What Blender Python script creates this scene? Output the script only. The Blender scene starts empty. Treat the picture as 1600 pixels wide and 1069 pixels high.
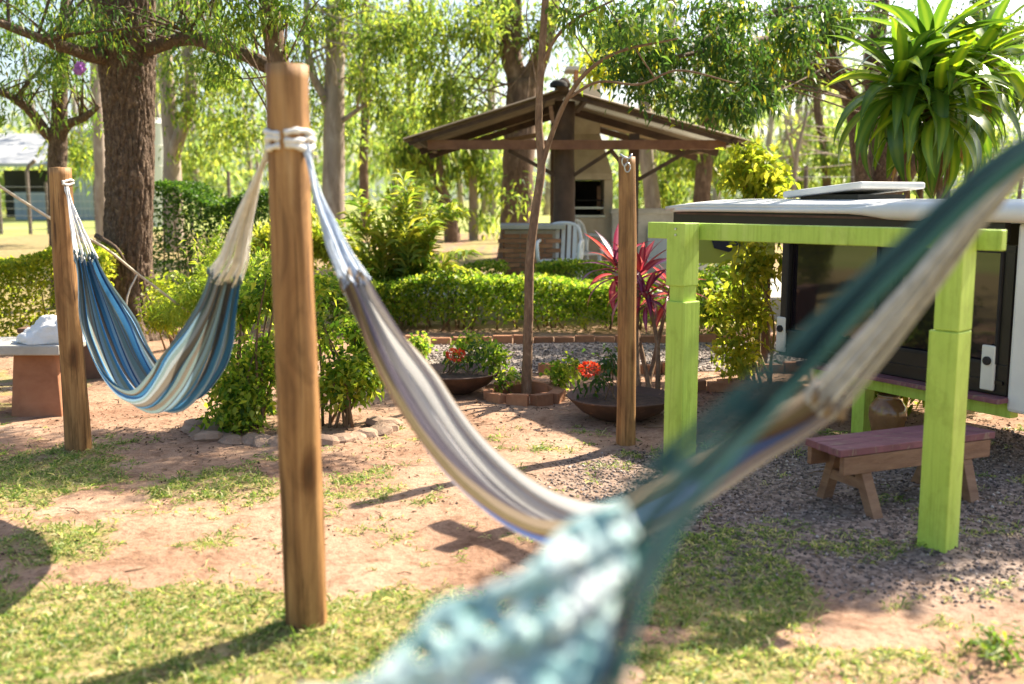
import bpy, math, random
import numpy as np
from mathutils import Vector, Matrix, noise as mn

# ------------------------------------------------------------------ camera, sky, sun, exposure
S = bpy.context.scene
COL = S.collection
R = math.radians
CAM_H, PITCH, FPX = 1.5, R(8.0), 1600.0
cd = bpy.data.cameras.new('camera'); cam = bpy.data.objects.new('camera', cd); COL.objects.link(cam)
cam.location = (0, 0, CAM_H); cam.rotation_euler = (R(90) - PITCH, 0, 0)
cd.sensor_width = 36; cd.lens = 36; cd.clip_start = 0.05; cd.clip_end = 2000
cd.dof.use_dof = True; cd.dof.focus_distance = 6.6; cd.dof.aperture_fstop = 1.6
S.camera = cam

SUN_AZ, SUN_EL = R(50), R(43)
SUN = Vector((math.sin(SUN_AZ) * math.cos(SUN_EL), math.cos(SUN_AZ) * math.cos(SUN_EL), math.sin(SUN_EL)))
w = bpy.data.worlds.new('World'); S.world = w; w.use_nodes = True
nt = w.node_tree
sky = nt.nodes.new('ShaderNodeTexSky'); sky.sky_type = 'NISHITA'; sky.sun_disc = False
sky.sun_elevation = SUN_EL; sky.sun_rotation = SUN_AZ; sky.dust_density = 2.5; sky.air_density = 1.0; sky.ozone_density = 1.0
nt.links.new(sky.outputs[0], nt.nodes['Background'].inputs[0])
nt.nodes['Background'].inputs[1].default_value = 0.09
sl = bpy.data.lights.new('sun', 'SUN'); so = bpy.data.objects.new('sun', sl); COL.objects.link(so)
sl.energy = 5.0; sl.angle = R(0.6); sl.color = (1.0, 0.90, 0.74)
so.rotation_euler = (-SUN).to_track_quat('-Z', 'Y').to_euler(); so.location = (8, 6, 12)
S.view_settings.view_transform = 'Standard'; S.view_settings.look = 'None'
S.view_settings.exposure = 1.6; S.view_settings.gamma = 1.0
S.render.engine = 'CYCLES'
S.cycles.max_bounces = 8; S.cycles.diffuse_bounces = 4; S.cycles.glossy_bounces = 3; S.cycles.transmission_bounces = 5
S.cycles.transparent_max_bounces = 8; S.cycles.use_denoising = True
S.cycles.sample_clamp_indirect = 8.0

random.seed(7)
rng = np.random.default_rng(11)

# ------------------------------------------------------------------ pixels of the photograph -> points of the place
def P(px, py, d):
    dx = (px - 800) / FPX; k = (534.5 - py) / FPX
    dy = math.cos(PITCH) + math.sin(PITCH) * k; dz = -math.sin(PITCH) + math.cos(PITCH) * k
    return Vector((dx * d / dy, d, CAM_H + dz * d / dy))
def G(px, py, z=0.0):
    k = (534.5 - py) / FPX
    dy = math.cos(PITCH) + math.sin(PITCH) * k; dz = -math.sin(PITCH) + math.cos(PITCH) * k
    t = (z - CAM_H) / dz
    return Vector(((px - 800) / FPX * t, dy * t, z))
def smooth(a, b, x):
    t = min(1, max(0, (x - a) / (b - a))); return t * t * (3 - 2 * t)
def gz(x, y):
    return 0.48 * smooth(11.6, 20, y) + 0.18 * smooth(20, 80, y)
def plane_pt(px, py, A, B):
    "point where the pixel's ray meets the upright plane through A and B"
    d1 = P(px, py, 1.0) - Vector((0, 0, CAM_H))
    n = Vector((-(B.y - A.y), B.x - A.x, 0))
    t = (A.x * n.x + A.y * n.y) / (d1.x * n.x + d1.y * n.y)
    return Vector((0, 0, CAM_H)) + d1 * t

# ------------------------------------------------------------------ materials
MATS = {}
def N(nt, t, **kw):
    n = nt.nodes.new(t)
    for k, v in kw.items(): setattr(n, k, v)
    return n
def ramp(nt, fac, stops, interp='LINEAR'):
    r = N(nt, 'ShaderNodeValToRGB'); cr = r.color_ramp; cr.interpolation = interp
    while len(cr.elements) > 1: cr.elements.remove(cr.elements[-1])
    for i, (p, c) in enumerate(stops):
        e = cr.elements[0] if i == 0 else cr.elements.new(p)
        e.position = p; e.color = (*c, 1) if len(c) == 3 else c
    nt.links.new(fac, r.inputs[0]); return r.outputs[0]
def mixc(nt, fac, a, b, mode='MIX'):
    m = N(nt, 'ShaderNodeMix', data_type='RGBA', blend_type=mode)
    for s, v in ((m.inputs[0], fac), (m.inputs[6], a), (m.inputs[7], b)):
        if hasattr(v, 'links'): nt.links.new(v, s)
        else: s.default_value = v if not isinstance(v, tuple) else (*v, 1)[:4]
    return m.outputs[2]
def base(name):
    m = bpy.data.materials.new(name); m.use_nodes = True; nt = m.node_tree
    b = nt.nodes['Principled BSDF']; MATS[name] = m
    return m, nt, b, nt.nodes['Material Output']
def coords(nt, scale=(1, 1, 1), kind='Object'):
    tc = N(nt, 'ShaderNodeTexCoord'); mp = N(nt, 'ShaderNodeMapping'); mp.inputs['Scale'].default_value = scale
    nt.links.new(tc.outputs[kind], mp.inputs[0]); return mp.outputs[0]
def noise_tex(nt, vec, sc, det=5, rough=.55, dist=0):
    n = N(nt, 'ShaderNodeTexNoise'); n.inputs['Scale'].default_value = sc; n.inputs['Detail'].default_value = det
    n.inputs['Roughness'].default_value = rough; n.inputs['Distortion'].default_value = dist
    nt.links.new(vec, n.inputs['Vector']); return n.outputs[0]
def bump(nt, b, h, strength=.3, dist=.01):
    bp = N(nt, 'ShaderNodeBump'); bp.inputs['Strength'].default_value = strength; bp.inputs['Distance'].default_value = dist
    nt.links.new(h, bp.inputs['Height']); nt.links.new(bp.outputs[0], b.inputs['Normal'])
def simple(name, c1, c2, sc=6, stretch=(1, 1, 1), rough=.7, bs=.25, bd=.01, spec=.4, metal=0, stops=None, kind='Object', wear=None, per=0):
    "two-tone mottled surface with fine relief; wear = (colour, threshold) chips and stains"
    m, nt, b, o = base(name)
    v = coords(nt, stretch, kind); n = noise_tex(nt, v, sc, 7, .6, .3)
    col = ramp(nt, n, stops or [(.28, c1), (.72, c2)])
    if per:
        oi = N(nt, 'ShaderNodeObjectInfo'); hs = N(nt, 'ShaderNodeHueSaturation')
        mr = N(nt, 'ShaderNodeMapRange'); mr.inputs[3].default_value = 1 - per; mr.inputs[4].default_value = 1 + per
        nt.links.new(oi.outputs['Random'], mr.inputs[0]); nt.links.new(mr.outputs[0], hs.inputs['Value'])
        nt.links.new(col, hs.inputs['Color']); col = hs.outputs[0]
    if wear:
        n2 = noise_tex(nt, v, sc * 2.3, 8, .65, .6)
        f = ramp(nt, n2, [(wear[1], (0, 0, 0)), (wear[1] + .06, (1, 1, 1))])
        col = mixc(nt, f, col, wear[0])
    nt.links.new(col, b.inputs['Base Color'])
    b.inputs['Roughness'].default_value = rough; b.inputs['Specular IOR Level'].default_value = spec
    b.inputs['Metallic'].default_value = metal
    n3 = noise_tex(nt, v, sc * 5, 6, .6)
    if bs: bump(nt, b, n3, bs, bd)
    return m
def leafmat(name, stops, trans=.5, tcol=(1.0, 1.02, .6), gloss=.35, gain=1.8):
    m, nt, b, o = base(name)
    g = N(nt, 'ShaderNodeNewGeometry')
    col = ramp(nt, g.outputs['Random Per Island'], stops)
    nt.links.new(col, b.inputs['Base Color']); b.inputs['Roughness'].default_value = max(gloss, .48); b.inputs['Specular IOR Level'].default_value = .15 if gloss > .6 else .32
    t = N(nt, 'ShaderNodeBsdfTranslucent')
    tc = mixc(nt, 1.0, col, (tcol[0] * gain, tcol[1] * gain, tcol[2] * gain), 'MULTIPLY')
    nt.links.new(tc, t.inputs[0])
    mx = N(nt, 'ShaderNodeMixShader'); mx.inputs[0].default_value = trans
    nt.links.new(b.outputs[0], mx.inputs[1]); nt.links.new(t.outputs[0], mx.inputs[2]); nt.links.new(mx.outputs[0], o.inputs[0])
    return m

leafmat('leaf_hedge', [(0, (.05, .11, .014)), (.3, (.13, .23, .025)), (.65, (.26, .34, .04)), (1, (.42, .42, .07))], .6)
leafmat('leaf_hedge_shaded', [(0, (.035, .09, .012)), (.6, (.06, .13, .018)), (1, (.13, .20, .025))], .4)  # darker leaves: the shaded hedge front is put into their colour
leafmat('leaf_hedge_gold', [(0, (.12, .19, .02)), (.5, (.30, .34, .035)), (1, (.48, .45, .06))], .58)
leafmat('leaf_dark', [(0, (.03, .075, .018)), (.5, (.055, .115, .025)), (.88, (.09, .15, .025)), (1, (.34, .30, .03))], .45)
leafmat('leaf_mid', [(0, (.06, .12, .03)), (.5, (.12, .20, .035)), (1, (.25, .29, .04))], .5)
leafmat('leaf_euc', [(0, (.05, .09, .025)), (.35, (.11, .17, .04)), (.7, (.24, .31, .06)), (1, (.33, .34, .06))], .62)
leafmat('leaf_far', [(0, (.14, .20, .09)), (.5, (.24, .31, .13)), (1, (.36, .37, .09))], .62)  # paler than the near leaves: distance haze put into the colour
leafmat('leaf_sunlit', [(0, (.16, .22, .02)), (.45, (.34, .36, .03)), (1, (.55, .48, .05))], .55)  # bright leaves with the sun on the canopy put into their colour
leafmat('leaf_palm', [(0, (.10, .19, .03)), (.5, (.26, .32, .05)), (1, (.42, .36, .05))], .5)
leafmat('leaf_feather', [(0, (.14, .24, .03)), (.5, (.26, .34, .04)), (1, (.38, .40, .05))], .55)
leafmat('grass', [(0, (.07, .13, .025)), (.35, (.15, .24, .045)), (.62, (.28, .34, .10)), (.8, (.42, .40, .18)), (1, (.55, .48, .28))], .45)
leafmat('flower_red', [(0, (.60, .05, .02)), (1, (.85, .16, .06))], .4, (1, .7, .5), .5, 1.2)
leafmat('flower_purple', [(0, (.40, .15, .55)), (1, (.60, .30, .70))], .4, (1, .8, 1), .5, 1.2)
leafmat('litter', [(0, (.04, .025, .018)), (.6, (.10, .06, .035)), (1, (.22, .13, .07))], .05, (1, .8, .5), .95, 1)

def strap_mat(name, edge, mid, per):
    m, nt, b, o = base(name)
    uv = N(nt, 'ShaderNodeTexCoord'); sp = N(nt, 'ShaderNodeSeparateXYZ'); nt.links.new(uv.outputs['UV'], sp.inputs[0])
    col = ramp(nt, sp.outputs[0], [(0, edge), (.25, edge), (.42, mid), (.58, mid), (.75, edge), (1, edge)])
    oi = N(nt, 'ShaderNodeObjectInfo')
    c2 = ramp(nt, oi.outputs['Random'], per)
    col = mixc(nt, 1.0, col, c2, 'MULTIPLY')
    nt.links.new(col, b.inputs['Base Color']); b.inputs['Roughness'].default_value = .28
    wv = noise_tex(nt, coords(nt, (60, 2, 1), 'UV'), 1, 2); bump(nt, b, wv, .15, .004)
    t = N(nt, 'ShaderNodeBsdfTranslucent'); tc = mixc(nt, 1.0, col, (1.7, 1.7, .8), 'MULTIPLY'); nt.links.new(tc, t.inputs[0])
    mx = N(nt, 'ShaderNodeMixShader'); mx.inputs[0].default_value = .42
    nt.links.new(b.outputs[0], mx.inputs[1]); nt.links.new(t.outputs[0], mx.inputs[2]); nt.links.new(mx.outputs[0], o.inputs[0])
strap_mat('strap_green', (.085, .175, .025), (.17, .26, .035), [(0, (.5, .6, .6)), (.5, (1, 1, 1)), (.78, (1.5, 1.35, .8)), (1, (2.6, 2.0, .7))])  # per-leaf tints carry painted shadows and yellow sun highlights
strap_mat('strap_dead', (.22, .13, .06), (.34, .22, .11), [(0, (.6, .6, .6)), (1, (1.2, 1.1, 1))])
strap_mat('strap_magenta', (.21, .022, .085), (.33, .085, .19), [(0, (.35, .4, .6)), (.35, (.8, .8, 1)), (.6, (1.2, 1.2, 1)), (.82, (1.5, 1.3, .5)), (1, (1.3, 4.0, 2.0))])

def wood_post_mat():
    m, nt, b, o = base('post_wood')
    v = coords(nt, (9, 9, .55)); n = noise_tex(nt, v, 2.0, 8, .62, .8)
    col = ramp(nt, n, [(.25, (.13, .060, .024)), (.42, (.31, .155, .055)), (.6, (.45, .25, .095)), (.8, (.56, .36, .17))])
    v2 = coords(nt, (38, 38, .9)); g = noise_tex(nt, v2, 2.2, 5, .7)
    col = mixc(nt, .5, col, ramp(nt, g, [(.3, (.45, .38, .32)), (.6, (1, 1, 1))]), 'MULTIPLY')
    vo = N(nt, 'ShaderNodeTexVoronoi'); vo.inputs['Scale'].default_value = 1.0
    wv_ = N(nt, 'ShaderNodeMix', data_type='VECTOR'); wv_.inputs[0].default_value = .16
    nz_ = N(nt, 'ShaderNodeTexNoise'); nz_.inputs['Scale'].default_value = 6; nt.links.new(coords(nt), nz_.inputs['Vector'])
    nt.links.new(coords(nt, (6, 6, 2.1)), wv_.inputs[4]); nt.links.new(nz_.outputs['Color'], wv_.inputs[5]); nt.links.new(wv_.outputs[1], vo.inputs['Vector'])
    kn = ramp(nt, vo.outputs['Distance'], [(.0, (.06, .04, .03)), (.09, (.35, .25, .18)), (.19, (1, 1, 1))])
    col = mixc(nt, .85, col, kn, 'MULTIPLY')
    st = noise_tex(nt, coords(nt, (5, 5, 1.6)), 1.8, 6, .65, 1.2); col = mixc(nt, .75, col, ramp(nt, st, [(.32, (.34, .30, .27)), (.5, (.85, .82, .8)), (.62, (1, 1, 1))]), 'MULTIPLY')
    ck_ = noise_tex(nt, coords(nt, (70, 70, 1.1)), 1.0, 3, .5, .4); col = mixc(nt, .8, col, ramp(nt, ck_, [(.34, (.22, .17, .15)), (.40, (1, 1, 1))]), 'MULTIPLY')
    nt.links.new(col, b.inputs['Base Color']); b.inputs['Roughness'].default_value = .62; b.inputs['Specular IOR Level'].default_value = .35
    bump(nt, b, g, .5, .006)
wood_post_mat()
def bark(name, c, sc=(14, 14, 3.2), strength=.9, dist=.03):
    m, nt, b, o = base(name)
    v = coords(nt, sc); n = noise_tex(nt, v, 1.2, 8, .65, .7)
    vo = N(nt, 'ShaderNodeTexVoronoi', feature='DISTANCE_TO_EDGE'); nt.links.new(v, vo.inputs['Vector']); vo.inputs['Scale'].default_value = 1.3
    h = N(nt, 'ShaderNodeMath', operation='ADD'); nt.links.new(n, h.inputs[0]); nt.links.new(vo.outputs[0], h.inputs[1])
    col = ramp(nt, n, [(.3, c[0]), (.55, c[1]), (.75, c[2])]); nt.links.new(col, b.inputs['Base Color'])
    b.inputs['Roughness'].default_value = .9; b.inputs['Specular IOR Level'].default_value = .2
    bump(nt, b, h.outputs[0], strength, dist)
bark('bark_dark', ((.05, .034, .024), (.14, .095, .066), (.30, .22, .155)), (26, 26, 16), .8, .015)
bark('bark_brown', ((.08, .05, .035), (.17, .11, .075), (.30, .21, .15)), (10, 10, 4), .6, .015)
bark('bark_pale', ((.20, .15, .12), (.36, .29, .24), (.52, .45, .38)), (5, 5, 1.4), .4, .012)
bark('bark_slender', ((.13, .08, .05), (.24, .15, .09), (.38, .27, .18)), (22, 22, 9), .5, .006)
simple('stem', (.10, .06, .03), (.24, .15, .08), 12, (3, 3, 1), .8)
simple('stem_green', (.18, .16, .05), (.34, .27, .10), 14, (3, 3, 1), .7)
simple('timber_dark', (.045, .028, .02), (.11, .065, .042), 5, (1, 1, 1), .8, .4)
simple('timber_brown', (.14, .06, .035), (.25, .12, .065), 5, (1, 1, 1), .75, .4)
simple('timber_bench', (.18, .09, .05), (.33, .19, .11), 6, (1, 1, 4), .75, .4)
simple('roof_sheet', (.16, .115, .07), (.28, .21, .13), 3, (1, 1, 1), .85, .3, per=.18)
simple('roof_sunlit', (.6, .6, .56), (.75, .75, .7), 3, (1, 1, 1), .5, .1)  # sunlight on the right slope put into a paler sheet colour
simple('plaster', (.36, .29, .20), (.52, .44, .32), 4, (1, 1, 1), .85, .3)
simple('soot', (.012, .011, .01), (.04, .035, .03), 6, (1, 1, 1), .9, .3)
simple('steel', (.45, .45, .44), (.62, .62, .60), 8, (1, 1, 1), .35, .1, metal=.8)
simple('brick', (.28, .12, .06), (.46, .22, .11), 9, (1, 1, 1), .9, .5, .006, per=.25)
simple('mortar', (.30, .25, .20), (.42, .36, .30), 12, (1, 1, 1), .95, .4)
simple('concrete', (.34, .32, .28), (.52, .50, .45), 5, (1, 1, 1), .9, .4)
simple('rock', (.20, .13, .085), (.40, .27, .19), 6, (1, 1, 1), .92, .6, .02, per=.25)
simple('terracotta_block', (.24, .10, .05), (.40, .19, .10), 5, (1, 1, 1), .92, .4, .01)
simple('brown_wall', (.10, .055, .035), (.19, .105, .065), 5, (1, 1, 1), .92, .4, .01)
def paint_mat():
    m, nt, b, o = base('green_paint')
    v = coords(nt, (1, 1, 1)); n = noise_tex(nt, coords(nt, (3, 3, .8)), 2.2, 6, .6, .3)
    col = ramp(nt, n, [(.28, (.38, .56, .07)), (.55, (.46, .64, .10)), (.75, (.52, .66, .15))])
    sk = noise_tex(nt, coords(nt, (60, 60, 1.3)), 1.0, 5, .65, .5); col = mixc(nt, .65, col, ramp(nt, sk, [(.3, (.66, .70, .5)), (.5, (1, 1, 1)), (.75, (1.08, 1.05, 1.1))]), 'MULTIPLY')
    st = noise_tex(nt, coords(nt, (5, 5, 3)), 2.0, 8, .7, .1); col = mixc(nt, .6, col, ramp(nt, st, [(.3, (.62, .60, .45)), (.5, (1, 1, 1))]), 'MULTIPLY')
    ch = noise_tex(nt, coords(nt, (16, 16, 7)), 1.6, 8, .75, .6); col = mixc(nt, ramp(nt, ch, [(.69, (0, 0, 0)), (.71, (1, 1, 1))]), col, (.20, .15, .07))
    nt.links.new(col, b.inputs['Base Color']); b.inputs['Roughness'].default_value = .5; b.inputs['Specular IOR Level'].default_value = .4
    ad = N(nt, 'ShaderNodeMath', operation='SUBTRACT'); nt.links.new(sk, ad.inputs[0]); nt.links.new(ch, ad.inputs[1]); bump(nt, b, ad.outputs[0], .5, .004)
paint_mat()
simple('olive_paint', (.26, .36, .06), (.34, .44, .10), 2, (1, 1, 1), .6, .1)
simple('navy_paint', (.012, .018, .045), (.025, .035, .07), 2, (1, 1, 1), .5, .1)
simple('pink_paint', (.14, .05, .06), (.27, .105, .12), 5, (1, 4, 1), .6, .35, .004, wear=((.24, .16, .12), .56))
simple('charcoal_panel', (.008, .007, .007), (.018, .015, .014), 5, (1, 1, 1), .4, .08)
simple('white_paint', (.68, .67, .63), (.82, .81, .78), 3, (1, 1, 1), .4, .08, .004, wear=((.45, .28, .16), .73))
simple('latch_plastic', (.62, .60, .52), (.74, .72, .64), 5, (1, 1, 1), .5, .1)
simple('rust_metal', (.06, .033, .022), (.14, .075, .048), 7, (1, 1, 1), .75, .5, .006, wear=((.30, .14, .07), .62))
simple('pot_soil', (.05, .03, .02), (.12, .07, .045), 14, (1, 1, 1), .95, .8, .02)
simple('glaze', (.16, .075, .03), (.36, .19, .09), 5, (1, 1, 1), .12, .05, .004, .6)
simple('white_plastic', (.70, .70, .68), (.80, .80, .78), 3, (1, 1, 1), .35, .03)
simple('cord_white', (.62, .60, .56), (.82, .80, .76), 30, (1, 1, 1), .9, .4, .004)
simple('cord_blue', (.42, .50, .62), (.66, .72, .80), 30, (1, 1, 1), .9, .4, .004)
simple('cord_grey', (.36, .36, .35), (.60, .60, .58), 30, (1, 1, 1), .9, .4, .004)
simple('lace', (.30, .56, .55), (.72, .83, .80), 11, (1, 1, 1), .92, .5, .004, stops=[(.32, (.03, .06, .08)), (.38, (.12, .30, .31)), (.46, (.36, .53, .52)), (.54, (.55, .64, .62)), (.64, (.70, .71, .69))])
simple('white_cloth', (.66, .65, .62), (.82, .81, .79), 6, (1, 1, 1), .95, .4, .02)
simple('rope', (.42, .36, .27), (.60, .54, .44), 20, (1, 1, 1), .9, .4)
simple('shed_wall', (.26, .31, .35), (.36, .41, .45), 1, (6, 6, .3), .7, .1)
simple('shed_roof', (.30, .31, .32), (.42, .43, .43), 1, (1, 1, 1), .6, .05)
simple('shed_shade', (.02, .02, .022), (.05, .05, .05), 1, (1, 1, 1), .8, .05)
simple('tank_white', (.60, .58, .54), (.76, .74, .70), 2, (1, 1, .3), .6, .05)
simple('fence_wood', (.10, .08, .07), (.22, .18, .15), 5, (3, 3, 1), .9, .3)
simple('pebble', (.20, .17, .15), (.50, .44, .38), 3, (1, 1, 1), .85, .3)
def pebble_fix():
    m = MATS['pebble']; nt = m.node_tree; b = nt.nodes['Principled BSDF']
    g = N(nt, 'ShaderNodeNewGeometry')
    c = ramp(nt, g.outputs['Random Per Island'], [(0, (.07, .055, .048)), (.4, (.17, .13, .11)), (.7, (.28, .22, .18)), (.9, (.40, .30, .26)), (1, (.52, .45, .40))])
    nt.links.new(c, b.inputs['Base Color'])
pebble_fix()
def glass_dark():
    m, nt, b, o = base('tinted_pane')
    b.inputs['Base Color'].default_value = (.012, .009, .011, 1); b.inputs['Roughness'].default_value = .04
    b.inputs['Specular IOR Level'].default_value = .5; b.inputs['IOR'].default_value = 1.7
    n = noise_tex(nt, coords(nt, (3, 3, 3)), 2, 2); bump(nt, b, n, .02, .01)
glass_dark()
def cloth_mat(name, stops, trans=.35, fine=260, reps=1):
    m, nt, b, o = base(name)
    tc = N(nt, 'ShaderNodeTexCoord'); sp = N(nt, 'ShaderNodeSeparateXYZ'); nt.links.new(tc.outputs['UV'], sp.inputs[0])
    wob = noise_tex(nt, coords(nt, (3, 40, 1), 'UV'), 1, 2)
    ad = N(nt, 'ShaderNodeMath', operation='MULTIPLY_ADD'); nt.links.new(wob, ad.inputs[0]); ad.inputs[1].default_value = .012; nt.links.new(sp.outputs[1], ad.inputs[2])
    ml = N(nt, 'ShaderNodeMath', operation='MULTIPLY'); nt.links.new(ad.outputs[0], ml.inputs[0]); ml.inputs[1].default_value = reps
    fr_ = N(nt, 'ShaderNodeMath', operation='FRACT'); nt.links.new(ml.outputs[0], fr_.inputs[0])
    col = ramp(nt, fr_.outputs[0], stops, 'CONSTANT')
    ck = N(nt, 'ShaderNodeTexChecker'); ck.inputs['Scale'].default_value = 1
    nt.links.new(coords(nt, (fine, fine * .45, 1), 'UV'), ck.inputs[0]); ck.inputs[1].default_value = (1, 1, 1, 1); ck.inputs[2].default_value = (.66, .66, .66, 1)
    col = mixc(nt, .8, col, ck.outputs[0], 'MULTIPLY')
    sl_ = noise_tex(nt, coords(nt, (220, 5, 1), 'UV'), 1, 3); col = mixc(nt, .5, col, ramp(nt, sl_, [(.35, (.75, .75, .75)), (.6, (1, 1, 1))]), 'MULTIPLY')
    nt.links.new(col, b.inputs['Base Color']); b.inputs['Roughness'].default_value = .95; b.inputs['Specular IOR Level'].default_value = .1
    bump(nt, b, ck.outputs[0], .25, .003)
    t = N(nt, 'ShaderNodeBsdfTranslucent'); nt.links.new(col, t.inputs[0])
    mx = N(nt, 'ShaderNodeMixShader'); mx.inputs[0].default_value = trans
    nt.links.new(b.outputs[0], mx.inputs[1]); nt.links.new(t.outputs[0], mx.inputs[2]); nt.links.new(mx.outputs[0], o.inputs[0])
def stripes(seq):
    "hard-edged woven stripes: list of (width, colour)"
    tot = sum(a for a, _ in seq); x = 0; st = []
    for a, c in seq:
        st.append((x / tot, c)); x += a
    return st
_W, _LB, _B, _DB, _GT, _K, _TN = (.74, .74, .72), (.30, .50, .66), (.06, .24, .50), (.03, .09, .22), (.26, .34, .33), (.10, .11, .12), (.42, .36, .28)
_W = (.38, .42, .43); _LB = (.27, .44, .58); _GT = (.22, .30, .30); _B = (.07, .24, .46)  # stripe tints darkened: shade of the near side put into the cloth
_TN = (.22, .19, .15)
cloth_mat('cloth_blue', stripes([(1, _GT), (1, _TN), (1, _GT), (.6, _K), (1.2, _LB), (1, _GT), (1.4, _B), (.6, _DB), (.8, _LB), (1, _GT), (.7, _W), (1, _TN), (.6, _K), (1.2, _B), (1, _LB), (.6, _DB), (.8, _W), (1, _GT)]), .32, 260, 3)
_W, _LG, _PG, _OR, _TE, _OL, _BR, _CR = (.74, .73, .71), (.58, .55, .56), (.38, .35, .40), (.60, .30, .07), (.05, .24, .24), (.30, .25, .10), (.16, .11, .08), (.72, .62, .50)
cloth_mat('cloth_multi', stripes([(1.0, (.46, .36, .26)), (1.2, (.24, .19, .11)), (1.2, _BR), (1.3, (.36, .20, .09)), (1.6, _CR), (2.2, (.10, .15, .36)), (1, _PG), (1, _LG), (2, _CR), (2, _PG), (1.5, _LG), (1, _W), (1, _PG), (2, _W), (1.5, _LG), (2, _PG), (2, _W), (1, _CR), (1, _PG), (4, _W)]))
cloth_mat('cloth_teal', stripes([(3, (.07, .15, .145)), (2, (.13, .24, .23)), (3, (.08, .17, .165)), (2, (.03, .07, .08)), (3, (.06, .17, .165)), (2, (.10, .13, .16)), (3, (.05, .15, .14))]), .25)

def ground_mat():
    m, nt, b, o = base('ground_earth')
    v = coords(nt)
    n1 = noise_tex(nt, v, 1.3, 8, .6, .4); n2 = noise_tex(nt, v, 26, 6, .65)
    soil = ramp(nt, n1, [(.3, (.31, .18, .115)), (.55, (.42, .27, .18)), (.75, (.52, .37, .26))])
    soil = mixc(nt, .7, soil, ramp(nt, n2, [(.32, (.5, .45, .42)), (.55, (1, 1, 1))]), 'MULTIPLY')
    n6 = noise_tex(nt, v, 4.5, 7, .68, .8); soil = mixc(nt, .7, soil, ramp(nt, n6, [(.34, (.50, .42, .36)), (.5, (1, 1, 1))]), 'MULTIPLY')
    n5 = noise_tex(nt, v, 120, 4, .7); soil = mixc(nt, .55, soil, ramp(nt, n5, [(.36, (.45, .4, .36)), (.5, (1, 1, 1))]), 'MULTIPLY')
    ga = N(nt, 'ShaderNodeAttribute', attribute_name='grassy')
    gr = N(nt, 'ShaderNodeAttribute', attribute_name='gravelly')
    n3 = noise_tex(nt, v, 9, 6, .7)
    turf = ramp(nt, n3, [(.3, (.16, .14, .05)), (.5, (.28, .23, .09)), (.72, (.42, .31, .19))])
    ad = N(nt, 'ShaderNodeMath', operation='MULTIPLY_ADD'); nt.links.new(n2, ad.inputs[0]); ad.inputs[1].default_value = .9
    sub = N(nt, 'ShaderNodeMath', operation='SUBTRACT'); nt.links.new(ga.outputs['Fac'], sub.inputs[0]); sub.inputs[1].default_value = .45
    nt.links.new(sub.outputs[0], ad.inputs[2])
    f = ramp(nt, ad.outputs[0], [(.35, (0, 0, 0)), (.65, (1, 1, 1))])
    col = mixc(nt, f, soil, turf)
    vo = N(nt, 'ShaderNodeTexVoronoi'); vo.inputs['Scale'].default_value = 42; nt.links.new(v, vo.inputs['Vector'])
    st = ramp(nt, vo.outputs['Color'], [(.1, (.10, .075, .06)), (.5, (.22, .165, .135)), (.9, (.36, .28, .23))])
    col = mixc(nt, gr.outputs['Fac'], col, st)
    # the mown field far off
    sp = N(nt, 'ShaderNodeSeparateXYZ'); nt.links.new(v, sp.inputs[0])
    ab_ = N(nt, 'ShaderNodeMath', operation='ABSOLUTE'); nt.links.new(sp.outputs[0], ab_.inputs[0]); ab2 = N(nt, 'ShaderNodeMath', operation='MULTIPLY'); nt.links.new(ab_.outputs[0], ab2.inputs[0]); ab2.inputs[1].default_value = 2.2
    mx_ = N(nt, 'ShaderNodeMath', operation='MAXIMUM'); nt.links.new(ab2.outputs[0], mx_.inputs[0]); nt.links.new(sp.outputs[1], mx_.inputs[1])
    wob = N(nt, 'ShaderNodeMath', operation='MULTIPLY_ADD'); nt.links.new(n1, wob.inputs[0]); wob.inputs[1].default_value = 9; nt.links.new(mx_.outputs[0], wob.inputs[2])
    mr = N(nt, 'ShaderNodeMapRange'); mr.inputs[1].default_value = 33; mr.inputs[2].default_value = 36; nt.links.new(wob.outputs[0], mr.inputs[0])
    fld = ramp(nt, noise_tex(nt, v, .25, 6, .6), [(.3, (.22, .27, .07)), (.7, (.38, .38, .13))])
    col = mixc(nt, mr.outputs[0], col, fld)
    nt.links.new(col, b.inputs['Base Color']); b.inputs['Roughness'].default_value = .95; b.inputs['Specular IOR Level'].default_value = .15
    hh = N(nt, 'ShaderNodeMath', operation='ADD'); nt.links.new(n2, hh.inputs[0]); nt.links.new(n3, hh.inputs[1])
    bump(nt, b, hh.outputs[0], .7, .02)
ground_mat()

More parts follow.
